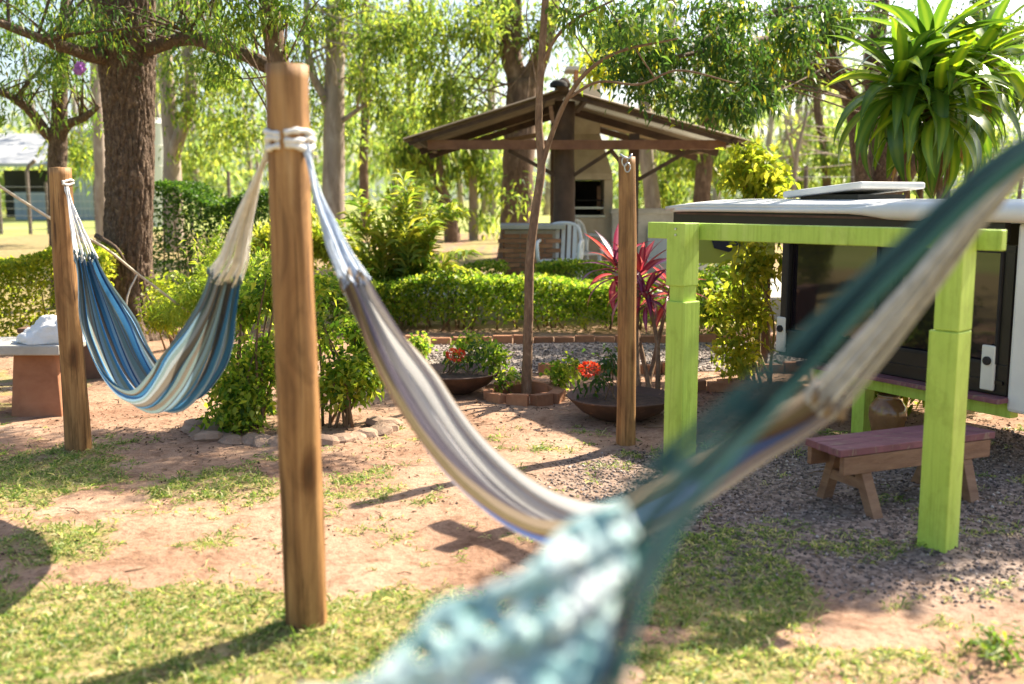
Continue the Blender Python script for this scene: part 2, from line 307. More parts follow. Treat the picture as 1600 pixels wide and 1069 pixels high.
# ------------------------------------------------------------------ mesh helpers
ORG = {}
def org(o):
    return ORG.get(o.name, Vector((0, 0, 0))) if o else Vector((0, 0, 0))
def link(o, parent, origin):
    COL.objects.link(o)
    if parent is not None:
        o.parent = parent; ORG[o.name] = org(parent).copy()
    else:
        o.location = origin; ORG[o.name] = Vector(origin)
    return o
def tag(o, label=None, cat=None, group=None, kind=None):
    if label: o['label'] = label
    if cat: o['category'] = cat
    if group: o['group'] = group
    if kind: o['kind'] = kind
    return o
def thing(name, loc, label, cat, group=None):
    o = bpy.data.objects.new(name, None); o.empty_display_size = .1
    link(o, None, Vector(loc)); return tag(o, label, cat, group)
def np_mesh(name, V, Q, mat, parent=None, origin=(0, 0, 0), uv=None, smooth_=False):
    o_ = np.array(org(parent) if parent is not None else origin, dtype=np.float64)
    V = np.asarray(V, dtype=np.float64) - o_
    me = bpy.data.meshes.new(name); n, k = len(Q), Q.shape[1]
    me.vertices.add(len(V)); me.vertices.foreach_set('co', V.astype(np.float32).ravel())
    me.loops.add(n * k); me.loops.foreach_set('vertex_index', np.asarray(Q, np.int32).ravel())
    me.polygons.add(n); me.polygons.foreach_set('loop_start', np.arange(0, n * k, k, dtype=np.int32))
    me.polygons.foreach_set('loop_total', np.full(n, k, np.int32))
    if uv is not None:
        l = me.uv_layers.new(name='UVMap'); l.data.foreach_set('uv', np.asarray(uv, np.float32)[np.asarray(Q).ravel()].ravel())
    if smooth_: me.polygons.foreach_set('use_smooth', np.ones(n, bool))
    me.update(calc_edges=True); me.materials.append(MATS[mat])
    return link(bpy.data.objects.new(name, me), parent, Vector(origin))
class MB:
    def __init__(s): s.v = []; s.f = []; s.uv = []
    def add(s, vs, fs):
        k = len(s.v); s.v += [Vector(a) for a in vs]; s.f += [tuple(i + k for i in f) for f in fs]; return s
    def box(s, c, size, ax=None, taper=1.0):
        "box about c; ax = three unit vectors"
        c = Vector(c); ax = ax or (Vector((1, 0, 0)), Vector((0, 1, 0)), Vector((0, 0, 1)))
        vs = []
        for z in (-.5, .5):
            t = taper if z > 0 else 1
            for (x, y) in ((-.5, -.5), (.5, -.5), (.5, .5), (-.5, .5)):
                vs.append(c + ax[0] * x * size[0] * t + ax[1] * y * size[1] * t + ax[2] * z * size[2])
        return s.add(vs, [(3, 2, 1, 0), (4, 5, 6, 7), (0, 1, 5, 4), (1, 2, 6, 5), (2, 3, 7, 6), (3, 0, 4, 7)])
    def bar(s, a, b, w, h, up=(0, 0, 1)):
        a, b = Vector(a), Vector(b); d = (b - a); L = d.length; d.normalize()
        u = Vector(up); sd = d.cross(u).normalized(); u = sd.cross(d).normalized()
        return s.box((a + b) / 2, (L, w, h), (d, sd, u))
    def tube(s, pts, rad, n=8, jit=0, cap=True, seed=0, el=None):
        pts = [Vector(p) for p in pts]
        if not hasattr(rad, '__len__'): rad = [rad] * len(pts)
        k = len(s.v); ref = None
        for i, p in enumerate(pts):
            t = (pts[min(i + 1, len(pts) - 1)] - pts[max(i - 1, 0)]).normalized()
            if ref is None:
                ref = Vector((1, 0, 0)) if abs(t.x) < .9 else Vector((0, 1, 0))
            a = (ref - t * ref.dot(t)).normalized(); b = t.cross(a); ref = a
            for j in range(n):
                th = 2 * math.pi * j / n; r = rad[i]
                if jit: r *= 1 + jit * mn.noise(Vector((math.cos(th) * 1.7 + seed, math.sin(th) * 1.7, i * .55 + seed * 3)))
                s.v.append(p + a * math.cos(th) * r + b * math.sin(th) * r)
        for i in range(len(pts) - 1):
            for j in range(n):
                q = (j + 1) % n
                s.f.append((k + i * n + j, k + i * n + q, k + (i + 1) * n + q, k + (i + 1) * n + j))
        if cap:
            s.f.append(tuple(k + j for j in range(n))[::-1]); s.f.append(tuple(k + (len(pts) - 1) * n + j for j in range(n)))
        return s
    def lathe(s, c, prof, n=28, wob=0):
        c = Vector(c); k = len(s.v)
        for i, (r, z) in enumerate(prof):
            for j in range(n):
                th = 2 * math.pi * j / n; rr = r * (1 + wob * math.sin(3 * th + 1) * .5 + wob * math.sin(7 * th) * .3)
                s.v.append(c + Vector((math.cos(th) * rr, math.sin(th) * rr, z)))
        for i in range(len(prof) - 1):
            for j in range(n):
                q = (j + 1) % n; s.f.append((k + i * n + j, k + i * n + q, k + (i + 1) * n + q, k + (i + 1) * n + j))
        return s
    def prism(s, poly, off):
        off = Vector(off); n = len(poly); a = [Vector(p) for p in poly]
        return s.add(a + [p + off for p in a], [tuple(range(n))[::-1], tuple(range(n, 2 * n))] + [(i, (i + 1) % n, n + (i + 1) % n, n + i) for i in range(n)])
    def build(s, name, mat, parent=None, origin=(0, 0, 0), sm=False, bev=0):
        o_ = org(parent) if parent is not None else Vector(origin)
        me = bpy.data.meshes.new(name); me.from_pydata([v - o_ for v in s.v], [], s.f); me.update()
        if sm: me.polygons.foreach_set('use_smooth', [True] * len(me.polygons))
        me.materials.append(MATS[mat])
        o = link(bpy.data.objects.new(name, me), parent, Vector(origin))
        if bev:
            b = o.modifiers.new('bevel', 'BEVEL'); b.width = bev; b.segments = 2; b.limit_method = 'ANGLE'
        return o
def spline(pts, n):
    "Catmull-Rom through points, resampled to equal steps"
    p = [Vector(a) for a in pts]; p = [p[0] * 2 - p[1]] + p + [p[-1] * 2 - p[-2]]; out = []
    for i in range(1, len(p) - 2):
        for j in range(16):
            t = j / 16; a, b, c, d = p[i - 1:i + 3]
            out.append(.5 * ((2 * b) + (c - a) * t + (2 * a - 5 * b + 4 * c - d) * t * t + (3 * b - a - 3 * c + d) * t ** 3))
    out.append(p[-2]); L = [0]
    for i in range(1, len(out)): L.append(L[-1] + (out[i] - out[i - 1]).length)
    res = []; k = 0
    for i in range(n):
        s_ = L[-1] * i / (n - 1)
        while k < len(L) - 2 and L[k + 1] < s_: k += 1
        t = (s_ - L[k]) / max(1e-9, L[k + 1] - L[k]); res.append(out[k].lerp(out[k + 1], min(1, t)))
    return res

# ------------------------------------------------------------------ foliage helpers (numpy)
def norm(a): return a / np.maximum(1e-9, np.linalg.norm(a, axis=1, keepdims=True))
def leaf_quads(C, D, L, W, bend=.25, rs=None):
    rs = rs or rng; n = len(C); D = norm(D)
    Rn = norm(rs.normal(size=(n, 3)) * .6 + np.array([0, 0, 1.0])); Sd = norm(np.cross(D, Rn)); U = np.cross(Sd, D)
    L = np.asarray(L).reshape(-1, 1) * np.ones((n, 1)); W = np.asarray(W).reshape(-1, 1) * np.ones((n, 1))
    mid = C + D * L * .45 + U * L * .10
    tip = C + D * L - np.array([0, 0, 1.0]) * L * bend
    V = np.stack([C, mid + Sd * W * .5, tip, mid - Sd * W * .5], axis=1).reshape(-1, 3)
    return V, np.arange(n * 4).reshape(n, 4)
def foliage(name, mat, parent, blobs, n, k, L, W, spread, shell=.45, droop=.3, bend=.3, seed=1, kind=None, origin=(0, 0, 0), clump=0):
    rs = np.random.default_rng(seed)
    c = np.array([b[0] for b in blobs]); r = np.array([b[1] for b in blobs])
    if clump:
        k_ = clump; c = np.repeat(c, k_, 0) + np.clip(rs.normal(size=(len(c) * k_, 3)), -1.7, 1.7) * .52 * np.repeat(r, k_, 0); r = np.repeat(r, k_, 0) * rs.uniform(.2, .5, (len(c), 1))
    wt = (r[:, 0] * r[:, 1] * r[:, 2]) ** .62; wt /= wt.sum()
    id_ = rs.choice(len(c), n, p=wt)
    u = norm(rs.normal(size=(n, 3))); rad = np.clip(np.abs(rs.normal(.62, .34, n)), .02, 1.45)
    ctr = c[id_] + u * r[id_] * rad[:, None]
    idx = np.repeat(np.arange(n), k)
    pos = ctr[idx] + rs.normal(size=(n * k, 3)) * spread * np.array([1, 1, .8])
    sd = rs.normal(size=(n, 3)) * .5
    d = u[idx] * .45 + sd[idx] + rs.normal(size=(n * k, 3)) * .55 - np.array([0, 0, droop])
    ln = L * (.6 + .8 * rs.random(n * k)); wd = W * (.7 + .6 * rs.random(n * k))
    V, Q = leaf_quads(pos, d, ln, wd, bend, rs)
    o = np_mesh(name, V, Q, mat, parent, origin)
    if kind: o['kind'] = kind
    return o, ctr
def twigs(parent, root, ctrs, m, r0, mat, seed, name='branch', bow=.15):
    "m branches from points of a limb out to chosen sprays"
    rr = random.Random(seed); b = MB()
    for i in range(m):
        c = Vector(ctrs[rr.randrange(len(ctrs))]); a = Vector(root[rr.randrange(len(root))])
        mid = (a + c) / 2 + Vector((rr.uniform(-1, 1), rr.uniform(-1, 1), rr.uniform(-.3, 1))) * (c - a).length * bow
        b.tube(spline([a, mid, c], 7), [r0 * (1 - .13 * j) for j in range(7)], 5)
    o = b.build(name, mat, parent, sm=True); return o
def blob(px, py, d, rx, rz, rd):
    return (tuple(P(px, py, d)), (rx * d / FPX, rd, rz * d / FPX))
def hedge(name, label, a, b, th, h, n, L, mat, seed, clear=.1, stems=14, cat='hedge', z0=None):
    "clipped hedge along a->b (front line), th deep, h high"
    a, b = Vector(a), Vector(b); d = (b - a); Ln = d.length; d.normalize(); pn = Vector((-d.y, d.x, 0))
    if pn.y < 0: pn = -pn
    zz = gz(0, (a.y + b.y) / 2) if z0 is None else z0
    t = thing(name, ((a.x + b.x) / 2, (a.y + b.y) / 2, zz), label, cat)
    rs = np.random.default_rng(seed)
    fr = rs.random(n); s_ = rs.random(n) * Ln; q = rs.random(n); z = rs.random(n); dep = rs.exponential(.06, n)
    top = fr < .42; back = fr > .88
    hv = h * (1 + .07 * np.sin(s_ * 2.1 + seed) + .05 * np.sin(s_ * 5.3))
    zc = np.where(top, hv - dep, clear + z ** .75 * (hv - clear)); qc = np.where(top, q * th, np.where(back, th - dep, dep * 1.3))
    qc += .05 * np.sin(s_ * 3.3 + zc * 4)
    A = np.array([a.x, a.y, zz]); dv = np.array(d); pv = np.array(pn)
    C = A + s_[:, None] * dv + qc[:, None] * pv + np.array([0, 0, 1.0]) * zc[:, None]
    out = np.where(top[:, None], np.array([0, 0, 1.0]), np.where(back[:, None], pv, -pv)) * 1.0
    D = out * .5 + rs.normal(size=(n, 3)) * .75 + np.array([0, 0, .15])
    V, Q = leaf_quads(C, D, L * (.6 + .8 * rs.random(n)), L * .55 * (.7 + .6 * rs.random(n)), .2, rs)
    np_mesh('foliage', V, Q, mat, t)
    rr = random.Random(seed)
    for i in range(stems):
        s0 = rr.uniform(.02, .98) * Ln; q0 = rr.uniform(.15, .7) * th; p0 = a + d * s0 + pn * q0; p0.z = zz - .02
        p1 = p0 + d * rr.uniform(-.2, .2) + Vector((0, 0, h * rr.uniform(.6, .92))) + pn * rr.uniform(-.15, .15)
        MB().tube(spline([p0, (p0 + p1) / 2 + d * rr.uniform(-.06, .06), p1], 6), [.014, .013, .011, .009, .007, .005], 5).build('stem', 'stem', t, sm=True)
    return t
def shrub(name, label, base_, blobs, n, k, L, W, mat, seed, stems=6, spread=.06, cat='shrub', droop=.1, shell=.5, bend=.25, smat='stem', r=.012):
    t = thing(name, base_, label, cat)
    o, ctr = foliage('foliage', mat, t, blobs, n, k, L, W, spread, shell, droop, bend, seed, clump=5)
    rr = random.Random(seed); bs = Vector(base_)
    for i in range(stems):
        c = Vector(ctr[rr.randrange(len(ctr))]); p0 = bs + Vector((rr.uniform(-.12, .12), rr.uniform(-.1, .1), -.02))
        m = (p0 + c) / 2 + Vector((rr.uniform(-.08, .08), rr.uniform(-.08, .08), .08))
        MB().tube(spline([p0, m, c], 7), [r * (1 - .1 * j) for j in range(7)], 5).build('stem', smat, t, sm=True)
    return t

# ================================================================== THE SETTING
# patches of the ground laid out in the place
def ell(px, py, rx, ry, a):
    c = G(px, py); e = G(px + rx, py); f1 = G(px, py + ry); f0 = G(px, py - ry)
    return (c.x, c.y, abs(e.x - c.x), max(.08, (f0.y - f1.y) / 2), a)
GR = [ell(*e) for e in ((110, 1000, 420, 85, 1.1), (330, 1030, 330, 75, 1.1), (640, 1000, 230, 75, 1.0), (700, 1060, 380, 60, 1.0), (1110, 910, 140, 75, 1.15),
      (1000, 1045, 280, 38, 1.0), (1370, 1035, 150, 30, .6), (1190, 845, 80, 24, .6), (40, 745, 130, 40, .75), (320, 765, 110, 32, .5), (560, 760, 70, 30, .46),
      (600, 830, 70, 24, .46), (850, 705, 50, 10, .5), (1360, 860, 100, 14, .5), (340, 845, 50, 14, .42), (90, 850, 100, 36, .6), (1560, 1050, 60, 25, .45), (1560, 930, 60, 20, .35))]
GV = [ell(*e) for e in ((1350, 790, 420, 95, 1.2), (1020, 745, 160, 40, .8), (1560, 720, 200, 50, .9))]
def patch(x, y, L):
    s_ = 0
    for cx, cy, rx, ry, a in L:
        q = ((x - cx) / rx) ** 2 + ((y - cy) / ry) ** 2
        if q < 4: s_ = max(s_, a * (1 - smooth(.1, 2.2, q)))
    return s_
PATH_A, PATH_B = (8.75, 10.5), (-1.1, 6.5)
def path_y(x): return .10 * math.sin(x * .7)
def on_path(x, y):
    yy = y - path_y(x)
    return smooth(8.65, 8.8, yy) * (1 - smooth(10.35, 10.5, yy)) * smooth(-1.5, -1.0, x)
POST_FEET = [tuple(G(481, 985))[:2], tuple(G(122, 708))[:2], tuple(G(980, 698))[:2], tuple(G(1060, 757))[:2], tuple(G(1467, 862))[:2]]
def grassy(x, y):
    n = mn.noise(Vector((x * 2.3, y * 2.3, 3))) * .6 + mn.noise(Vector((x * 6, y * 6, 9))) * .75 + mn.noise(Vector((x * 16, y * 16, 4))) * .5
    g = patch(x, y, GR)
    g = g + n * .55 if g > .03 else 0
    if 2.4 <= y < 6.6: g = max(g, .10 + n * .62)
    for a_, b_ in POST_FEET[:2]:
        q_ = (x - a_) ** 2 + (y - b_) ** 2
        if q_ < .05: g = max(g, .75 - q_ * 9 + n * .5)
    if y < 2.4: g = max(g, .7 + n)
    if x < -3.4 and y < 9: g = max(g, .5 + n)
    if 12 < y < 33: g = max(g, .62 + n)
    if on_path(x, y) > .5: g = max(0, n * .9 - .02)
    return max(0, min(1, g))
def gravelly(x, y):
    n = mn.noise(Vector((x * 3, y * 3, 1))) * .5
    g = patch(x, y, GV)
    return max(0, min(1, max((g + n * .6) if g > .05 else 0, on_path(x, y) * .95)))
def bumpz(x, y):
    return bump0(x, y) + sum(.035 * math.exp(-((x - a) ** 2 + (y - b) ** 2) / .022) for a, b in POST_FEET if abs(x - a) < .5 and abs(y - b) < .5)
def bump0(x, y):
    if y > 25 or y < -6 or abs(x) > 14: return 0
    return .018 * mn.noise(Vector((x * 1.1, y * 1.1, 0))) + .010 * mn.noise(Vector((x * 4, y * 4, 2))) + .004 * mn.noise(Vector((x * 13, y * 13, 5)))
def axis(fine0, fine1, step, far0, far1):
    a = list(np.arange(fine0, fine1, step)); v = fine0; s_ = step
    while v > far0: s_ *= 1.35; v -= s_; a.insert(0, max(v, far0 - .001))
    v = a[-1]; s_ = step
    while v < far1: s_ *= 1.35; v += s_; a.append(v)
    return a
gx = axis(-4.5, 5.0, .045, -700, 700); gy = axis(1.6, 12.5, .045, -60, 1200)
V = np.array([(x, y, gz(x, y) + bumpz(x, y)) for y in gy for x in gx]); nx = len(gx)
I = np.arange(len(gx) * len(gy)).reshape(len(gy), nx)
Q = np.stack([I[:-1, :-1], I[:-1, 1:], I[1:, 1:], I[1:, :-1]], -1).reshape(-1, 4)
gobj = np_mesh('ground', V, Q, 'ground_earth', smooth_=True)
tag(gobj, 'reddish bare earth with thin grass and a mown field beyond', None, kind='structure')
for nm, fn in (('grassy', grassy), ('gravelly', gravelly)):
    at = gobj.data.attributes.new(nm, 'FLOAT', 'POINT')
    at.data.foreach_set('value', np.array([fn(x, y) if (-5 < x < 8 and 1 < y < 34) else (.6 if nm == 'grassy' else 0) for y in gy for x in gx], np.float32))

# grass blades, pebbles and fallen leaves
rs = np.random.default_rng(5)
def scatter(n, x0, x1, y0, y1, fn, thr):
    out = []
    for x, y in zip(rs.uniform(x0, x1, n), rs.uniform(y0, y1, n)):
        if abs(x) > .62 * y + .5: continue
        if fn(x, y) > thr + rs.random() * .45: out.append((x, y, gz(x, y) + bumpz(x, y)))
    return np.array(out)
C = scatter(34000, -3.6, 3.6, 2.0, 6.8, grassy, .22)
idx = np.repeat(np.arange(len(C)), 8); n = len(idx)
C4 = C[idx] + rs.normal(size=(n, 3)) * np.array([.014, .014, 0]) - np.array([0, 0, .004])
D = rs.normal(size=(n, 3)) * np.array([.9, .9, .1]) + np.array([0, 0, .6])
hs = (.6 + .9 * rs.random(len(C)))[idx]
V, Q = leaf_quads(C4, D, (.022 + .045 * rs.random(n) ** 1.5) * hs, .004 + .0045 * rs.random(n), .3, rs)
tag(np_mesh('grass', V, Q, 'grass'), 'short patchy grass growing through the red earth', None, kind='stuff')
def pebbles(name, label, x0, x1, y0, y1, n, s0, s1, fn):
    C = scatter(n, x0, x1, y0, y1, fn, .22); m = len(C)
    oct_ = np.array([(1, 0, 0), (0, 1, 0), (-1, 0, 0), (0, -1, 0), (0, 0, .7), (0, 0, -.6)])
    tri = np.array([(0, 1, 4), (1, 2, 4), (2, 3, 4), (3, 0, 4), (1, 0, 5), (2, 1, 5), (3, 2, 5), (0, 3, 5)])
    sz = (s0 + (s1 - s0) * rs.random(m) ** 2)[:, None, None]; th = rs.random(m) * 6.28
    ca, sa = np.cos(th)[:, None], np.sin(th)[:, None]
    Vv = np.repeat(oct_[None], m, 0) * (.7 + .6 * rs.random((m, 6, 1))) * sz
    X = Vv[..., 0] * ca - Vv[..., 1] * sa * .75; Y = Vv[..., 0] * sa + Vv[..., 1] * ca * .75
    Vv = np.stack([X, Y, Vv[..., 2]], -1) + C[:, None, :] + np.array([0, 0, .002 if y1 < 8 else .011])
    Q = (tri[None] + np.arange(m)[:, None, None] * 6).reshape(-1, 3)
    tag(np_mesh(name, Vv.reshape(-1, 3), Q, 'pebble'), label, None, kind='stuff')
pebbles('gravel', 'grey and pinkish gravel spread under the green frame', .1, 4.2, 3.4, 7.0, 26000, .005, .014, lambda x, y: gravelly(x, y) if y < 8 else 0)
pebbles('path_gravel', 'pale gravel of the garden path in front of the hedge', -1.4, 5, 8.6, 10.6, 7000, .010, .022, on_path)
def litter_f(x, y):
    n = mn.noise(Vector((x * 1.6, y * 1.6, 20)))
    return (.34 + n * .7) if y > 4.9 else (.14 + n * .5)
C = scatter(26000, -5, 4.5, 2.6, 9.0, litter_f, .1); n = len(C)
D = rs.normal(size=(n, 3)) * np.array([1, 1, .25])
V, Q = leaf_quads(C + np.array([0, 0, .004]), D, .010 + .032 * rs.random(n) ** 2.5, .004 + .012 * rs.random(n), .02, rs)
tag(np_mesh('leaf_litter', V, Q, 'litter'), 'dry brown fallen leaves strewn over the earth', None, kind='stuff')

tw = MB(); rr_ = random.Random(31)
for i in range(170):
    x, y = rr_.uniform(-3.4, 3.2), rr_.uniform(3.0, 8.4)
    a = rr_.uniform(0, 6.28); L_ = rr_.uniform(.04, .16); z = gz(x, y) + bumpz(x, y) + .004
    tw.tube([(x, y, z), (x + math.cos(a) * L_ * .5, y + math.sin(a) * L_ * .5, z + .006), (x + math.cos(a + .3) * L_, y + math.sin(a + .3) * L_, z + .002)], [.003, .0025, .0015], 4)
tag(tw.build('twigs', 'stem'), 'small dry twigs scattered over the earth', None, kind='stuff')
# path edging: bricks on the far and the near side of the gravel path
edge_bm = MB().box((0, 0, 0), (.20, .09, .10)); eb = None
def path_bed():
    m, nt, b, o = base('path_bed')
    vo = N(nt, 'ShaderNodeTexVoronoi'); vo.inputs['Scale'].default_value = 34; nt.links.new(coords(nt), vo.inputs['Vector'])
    col = ramp(nt, vo.outputs['Color'], [(.1, (.12, .10, .085)), (.5, (.26, .21, .18)), (.9, (.42, .35, .30))]); nt.links.new(col, b.inputs['Base Color'])
    b.inputs['Roughness'].default_value = .95; bump(nt, b, vo.outputs['Distance'], .6, .02)
path_bed()
pm = MB(); pxs = np.linspace(-1.2, 5.3, 90); pys = np.linspace(8.72, 10.47, 26)
pm.add([(x, y + path_y(x), gz(x, y) + bumpz(x, y + path_y(x)) + .008) for y in pys for x in pxs], [(r_ * 90 + c_, r_ * 90 + c_ + 1, (r_ + 1) * 90 + c_ + 1, (r_ + 1) * 90 + c_) for r_ in range(25) for c_ in range(89)])
path = tag(pm.build('path', 'path_bed', sm=True), 'gravel path edged with bricks before the long hedge', None, kind='structure')
def place_brick(me_o, loc, rz, parent, tilt=0):
    o = me_o.copy(); COL.objects.link(o); o.parent = parent; o.location = Vector(loc) - org(parent); o.rotation_euler = (tilt, 0, rz); o.name = 'brick'
    return o
eb = edge_bm.build('brick', 'brick', path, bev=.006); eb.location = (-1.0, 10.52 + path_y(-1), .05)
for yy in (10.52, 8.66):
    x = -.95
    while x < 5.2:
        x += .213
        if yy < 9 and (x < .2 or random.random() < .12): continue
        place_brick(eb, (x, yy + path_y(x) + random.uniform(-.012, .012), .035 + random.uniform(-.015, .012)), math.atan(.07 * math.cos(x * .7)) + random.uniform(-.05, .05), path, random.uniform(-.08, .08))

# ------------------------------------------------------------------ far wood, trees
def far_wood():
    blobs = []
    rr = random.Random(3)
    for i in range(120):
        d = rr.uniform(48, 85); x = rr.uniform(-.62, .62) * d; h = rr.uniform(3.5, 9.5)
        if -.56 < x / d < -.40 and d < 70: h *= .5
        for q in range(3):
            blobs.append(((x + rr.uniform(-2, 2), d + rr.uniform(-2, 2), gz(0, d) + h * rr.uniform(.25, 1.1)), (rr.uniform(1.2, 2.8), 2, rr.uniform(.9, 2.2))))
    for i in range(70):
        d = rr.uniform(55, 70); x = rr.uniform(-.62, .62) * d
        blobs.append(((x, d, gz(0, d) + rr.uniform(.4, 1.2)), (rr.uniform(1.5, 3.5), 1, rr.uniform(.6, 1.3))))
    for i in range(70):
        sg = -1 if i % 5 else 1; x = sg * rr.uniform(26, 60); y = rr.uniform(-25, 45); h = rr.uniform(3, 9)
        if abs(x) < .66 * y + 4: continue
        for q in range(3): blobs.append(((x + rr.uniform(-2, 2), y + rr.uniform(-2, 2), h * rr.uniform(.15, 1.1)), (rr.uniform(1.5, 3), 2, rr.uniform(1, 2.2))))
    t = tag(thing('far_wood', (0, 60, .6), 'hazy wood of pale sunlit trees beyond the field', None), kind='stuff')
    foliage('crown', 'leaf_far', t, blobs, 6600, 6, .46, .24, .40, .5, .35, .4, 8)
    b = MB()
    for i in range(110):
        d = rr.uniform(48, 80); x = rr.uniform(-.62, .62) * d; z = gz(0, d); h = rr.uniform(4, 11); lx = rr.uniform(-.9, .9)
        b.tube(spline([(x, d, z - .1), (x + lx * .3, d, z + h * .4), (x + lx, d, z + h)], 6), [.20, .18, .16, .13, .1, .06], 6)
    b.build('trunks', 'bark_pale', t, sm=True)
far_wood()
hill = MB()
hp = [(-420, 0), (-300, 14), (-150, 20), (-40, 16), (60, 24), (170, 34), (260, 26), (420, 12), (520, 0)]
vs = []; nr = 5
for k, (yy, zs) in enumerate(((330, 0), (370, .45), (430, .9), (500, 1.0), (620, .3))):
    for (x, z) in spline([Vector((a, b, 0)) for a, b in hp], 60) and [(v.x, v.y) for v in spline([Vector((a, b, 0)) for a, b in hp], 60)]:
        vs.append((x, yy, .3 + max(0, z) * zs * (1 + .12 * mn.noise(Vector((x * .03, k, 0))))))
hill.add(vs, [(k * 60 + i, k * 60 + i + 1, (k + 1) * 60 + i + 1, (k + 1) * 60 + i) for k in range(4) for i in range(59)])
simple('hill_wood', (.10, .13, .09), (.16, .19, .13), .08, (1, 1, 1), .95, .5, 2)
tag(hill.build('hills', 'hill_wood', sm=True), 'low wooded hill on the horizon', None, kind='structure')

def trunk_tree(name, label, stems, crowns, mat='bark_pale', cat='tree', seed=1, n=14, twn=26, twr=.03):
    """stems: lists of (px,py,d) with radii; crowns: (leaf material, blobs, sprays, k, L, W, spread, droop)"""
    p0 = P(*stems[0][0][0]); p0.z = gz(p0.x, p0.y)
    t = thing(name, p0, label, cat); roots = []
    for i, (pts, rad) in enumerate(stems):
        pp = [P(*a) for a in pts]
        if i == 0: pp[0].z = gz(pp[0].x, pp[0].y) - .12
        m = max(8, 5 * len(pp)); sp = spline(pp, m)
        rr = np.interp(np.linspace(0, 1, m), np.linspace(0, 1, len(rad)), rad)
        MB().tube(sp, list(rr), n, .12, seed=seed + i).build('trunk' if i == 0 else 'limb', mat, t, sm=True)
        roots += sp[m // 2:]
    for j, (lm, blobs, ns, k, L, W, spd, dr) in enumerate(crowns):
        o, ctr = foliage('crown', lm, t, blobs, ns, k, L, W, spd, .5, dr, .35, seed * 10 + j, clump=7)
        if twn: twigs(t, roots, ctr, twn, twr, mat, seed + j)
    return t

# big rough-barked tree on the left
def big_tree():
    b0 = G(207, 528); d = b0.y
    t = thing('big_tree', (b0.x, d, 0), 'thick dark rough-barked tree on the left beside the clipped hedge', 'tree')
    axis_ = spline([Vector((b0.x + .02, d, -.1)), P(203, 420, d), P(202, 300, d), P(200, 180, d), P(198, 60, d), P(192, -60, d), P(185, -220, d)], 240)
    n = 150; vs = []
    for i, p in enumerate(axis_):
        z = p.z; r = .236 + .16 * math.exp(-max(0, z) / .22) + .06 * smooth(2.0, 3.6, z)
        for j in range(n):
            th = 2 * math.pi * j / n; c, s_ = math.cos(th), math.sin(th)
            w1 = mn.noise(Vector((c * 2, s_ * 2, z * 2.5))) * .6
            pl_ = abs(mn.noise(Vector((c * 5.5 + w1, s_ * 5.5, z * 3.8 + w1)))); pl2 = abs(mn.noise(Vector((c * 11 + w1, s_ * 11, z * 9.5))))
            rid = min(pl_, .22) * .13 + min(pl2, .2) * .06 + mn.noise(Vector((c * 1.2, s_ * 1.2, z * .8))) * .03 + mn.noise(Vector((c * 26, s_ * 26, z * 20))) * .006
            fl = 1 + .35 * math.exp(-max(0, z) / .2) * max(0, math.sin(th * 5 + 1))
            vs.append(p + Vector((c, s_, 0)) * (r * fl - .03 + rid))
    m = MB().add(vs, [(i * n + j, i * n + (j + 1) % n, (i + 1) * n + (j + 1) % n, (i + 1) * n + j) for i in range(len(axis_) - 1) for j in range(n)])
    m.build('trunk', 'bark_dark', t, sm=True)
    l1 = spline([P(190, 90, d), P(150, 88, d - .3), P(105, 75, d - .7), P(50, 55, d - 1), P(-30, 25, d - 1.2)], 20)
    MB().tube(l1, np.linspace(.085, .03, 20), 9, .15).build('limb', 'bark_dark', t, sm=True)
    l2 = spline([P(215, 85, d), P(258, 68, d - .2), P(300, 60, d - .4), P(340, 72, d - .6), P(380, 84, d - .8), P(418, 104, d - .9)], 20)
    MB().tube(l2, np.linspace(.07, .075, 20), 9, .15).build('limb', 'bark_dark', t, sm=True)
    l3 = spline([P(298, 60, d - .4), P(285, 30, d - .4), P(290, 8, d - .4), P(270, -40, d - .3)], 12)
    MB().tube(l3, np.linspace(.05, .03, 12), 8, .15).build('limb', 'bark_dark', t, sm=True)
    bl = [blob(40, 20, d - 1, 110, 45, .7), blob(120, 30, d - .9, 70, 40, .5), blob(30, 95, d - 1, 60, 45, .5), blob(175, 25, d - .7, 36, 16, .15), blob(200, 78, d - .6, 16, 18, .12),
          blob(320, 20, d - .4, 90, 30, .6), blob(90, -140, d, 300, 120, 1.2), blob(330, -150, d, 220, 110, 1.2)]
    o, c = foliage('crown', 'leaf_dark', t, bl, 520, 14, .075, .018, .10, .5, .3, .35, 41, clump=6)
    twigs(t, l1 + l2 + l3, [x for x in c if x[2] > 3.2], 26, .016, 'bark_dark', 5)
    # clump of roots' ends
    return t
big_tree()
trunk_tree('forked_tree', 'small forked dark tree behind the leftmost hammock post',
    [([(92, 400, 13.5), (90, 300, 13.5), (90, 235, 13.5), (92, 205, 13.5), (94, 150, 13.5), (100, 60, 13.5), (104, -40, 13.5)], [.16, .13, .12, .12, .09, .07, .05]),
     ([(88, 222, 13.5), (70, 205, 13.4), (48, 175, 13.2), (15, 150, 13.0), (-20, 140, 12.9)], [.08, .07, .06, .045, .03]),
     ([(94, 222, 13.5), (105, 195, 13.4), (130, 185, 13.3), (155, 165, 13.2)], [.07, .06, .05, .03])],
    [('leaf_mid', [blob(20, 140, 13, 70, 32, .6), blob(60, 90, 13.2, 70, 50, .6), blob(130, 120, 13.4, 40, 40, .5), blob(15, 190, 13, 30, 22, .4), blob(120, 180, 13.3, 34, 16, .4), blob(80, 10, 13.3, 150, 50, 1)], 230, 13, .10, .026, .12, .5)],
    'bark_dark', seed=2, twr=.014)
fl = MB()
for i in range(16):
    c = P(125 + random.uniform(-6, 6), 112 + random.uniform(-7, 7), 10.2)
    fl.lathe(c, [(.004, 0), (.03, .03), (.034, .05)], 6)
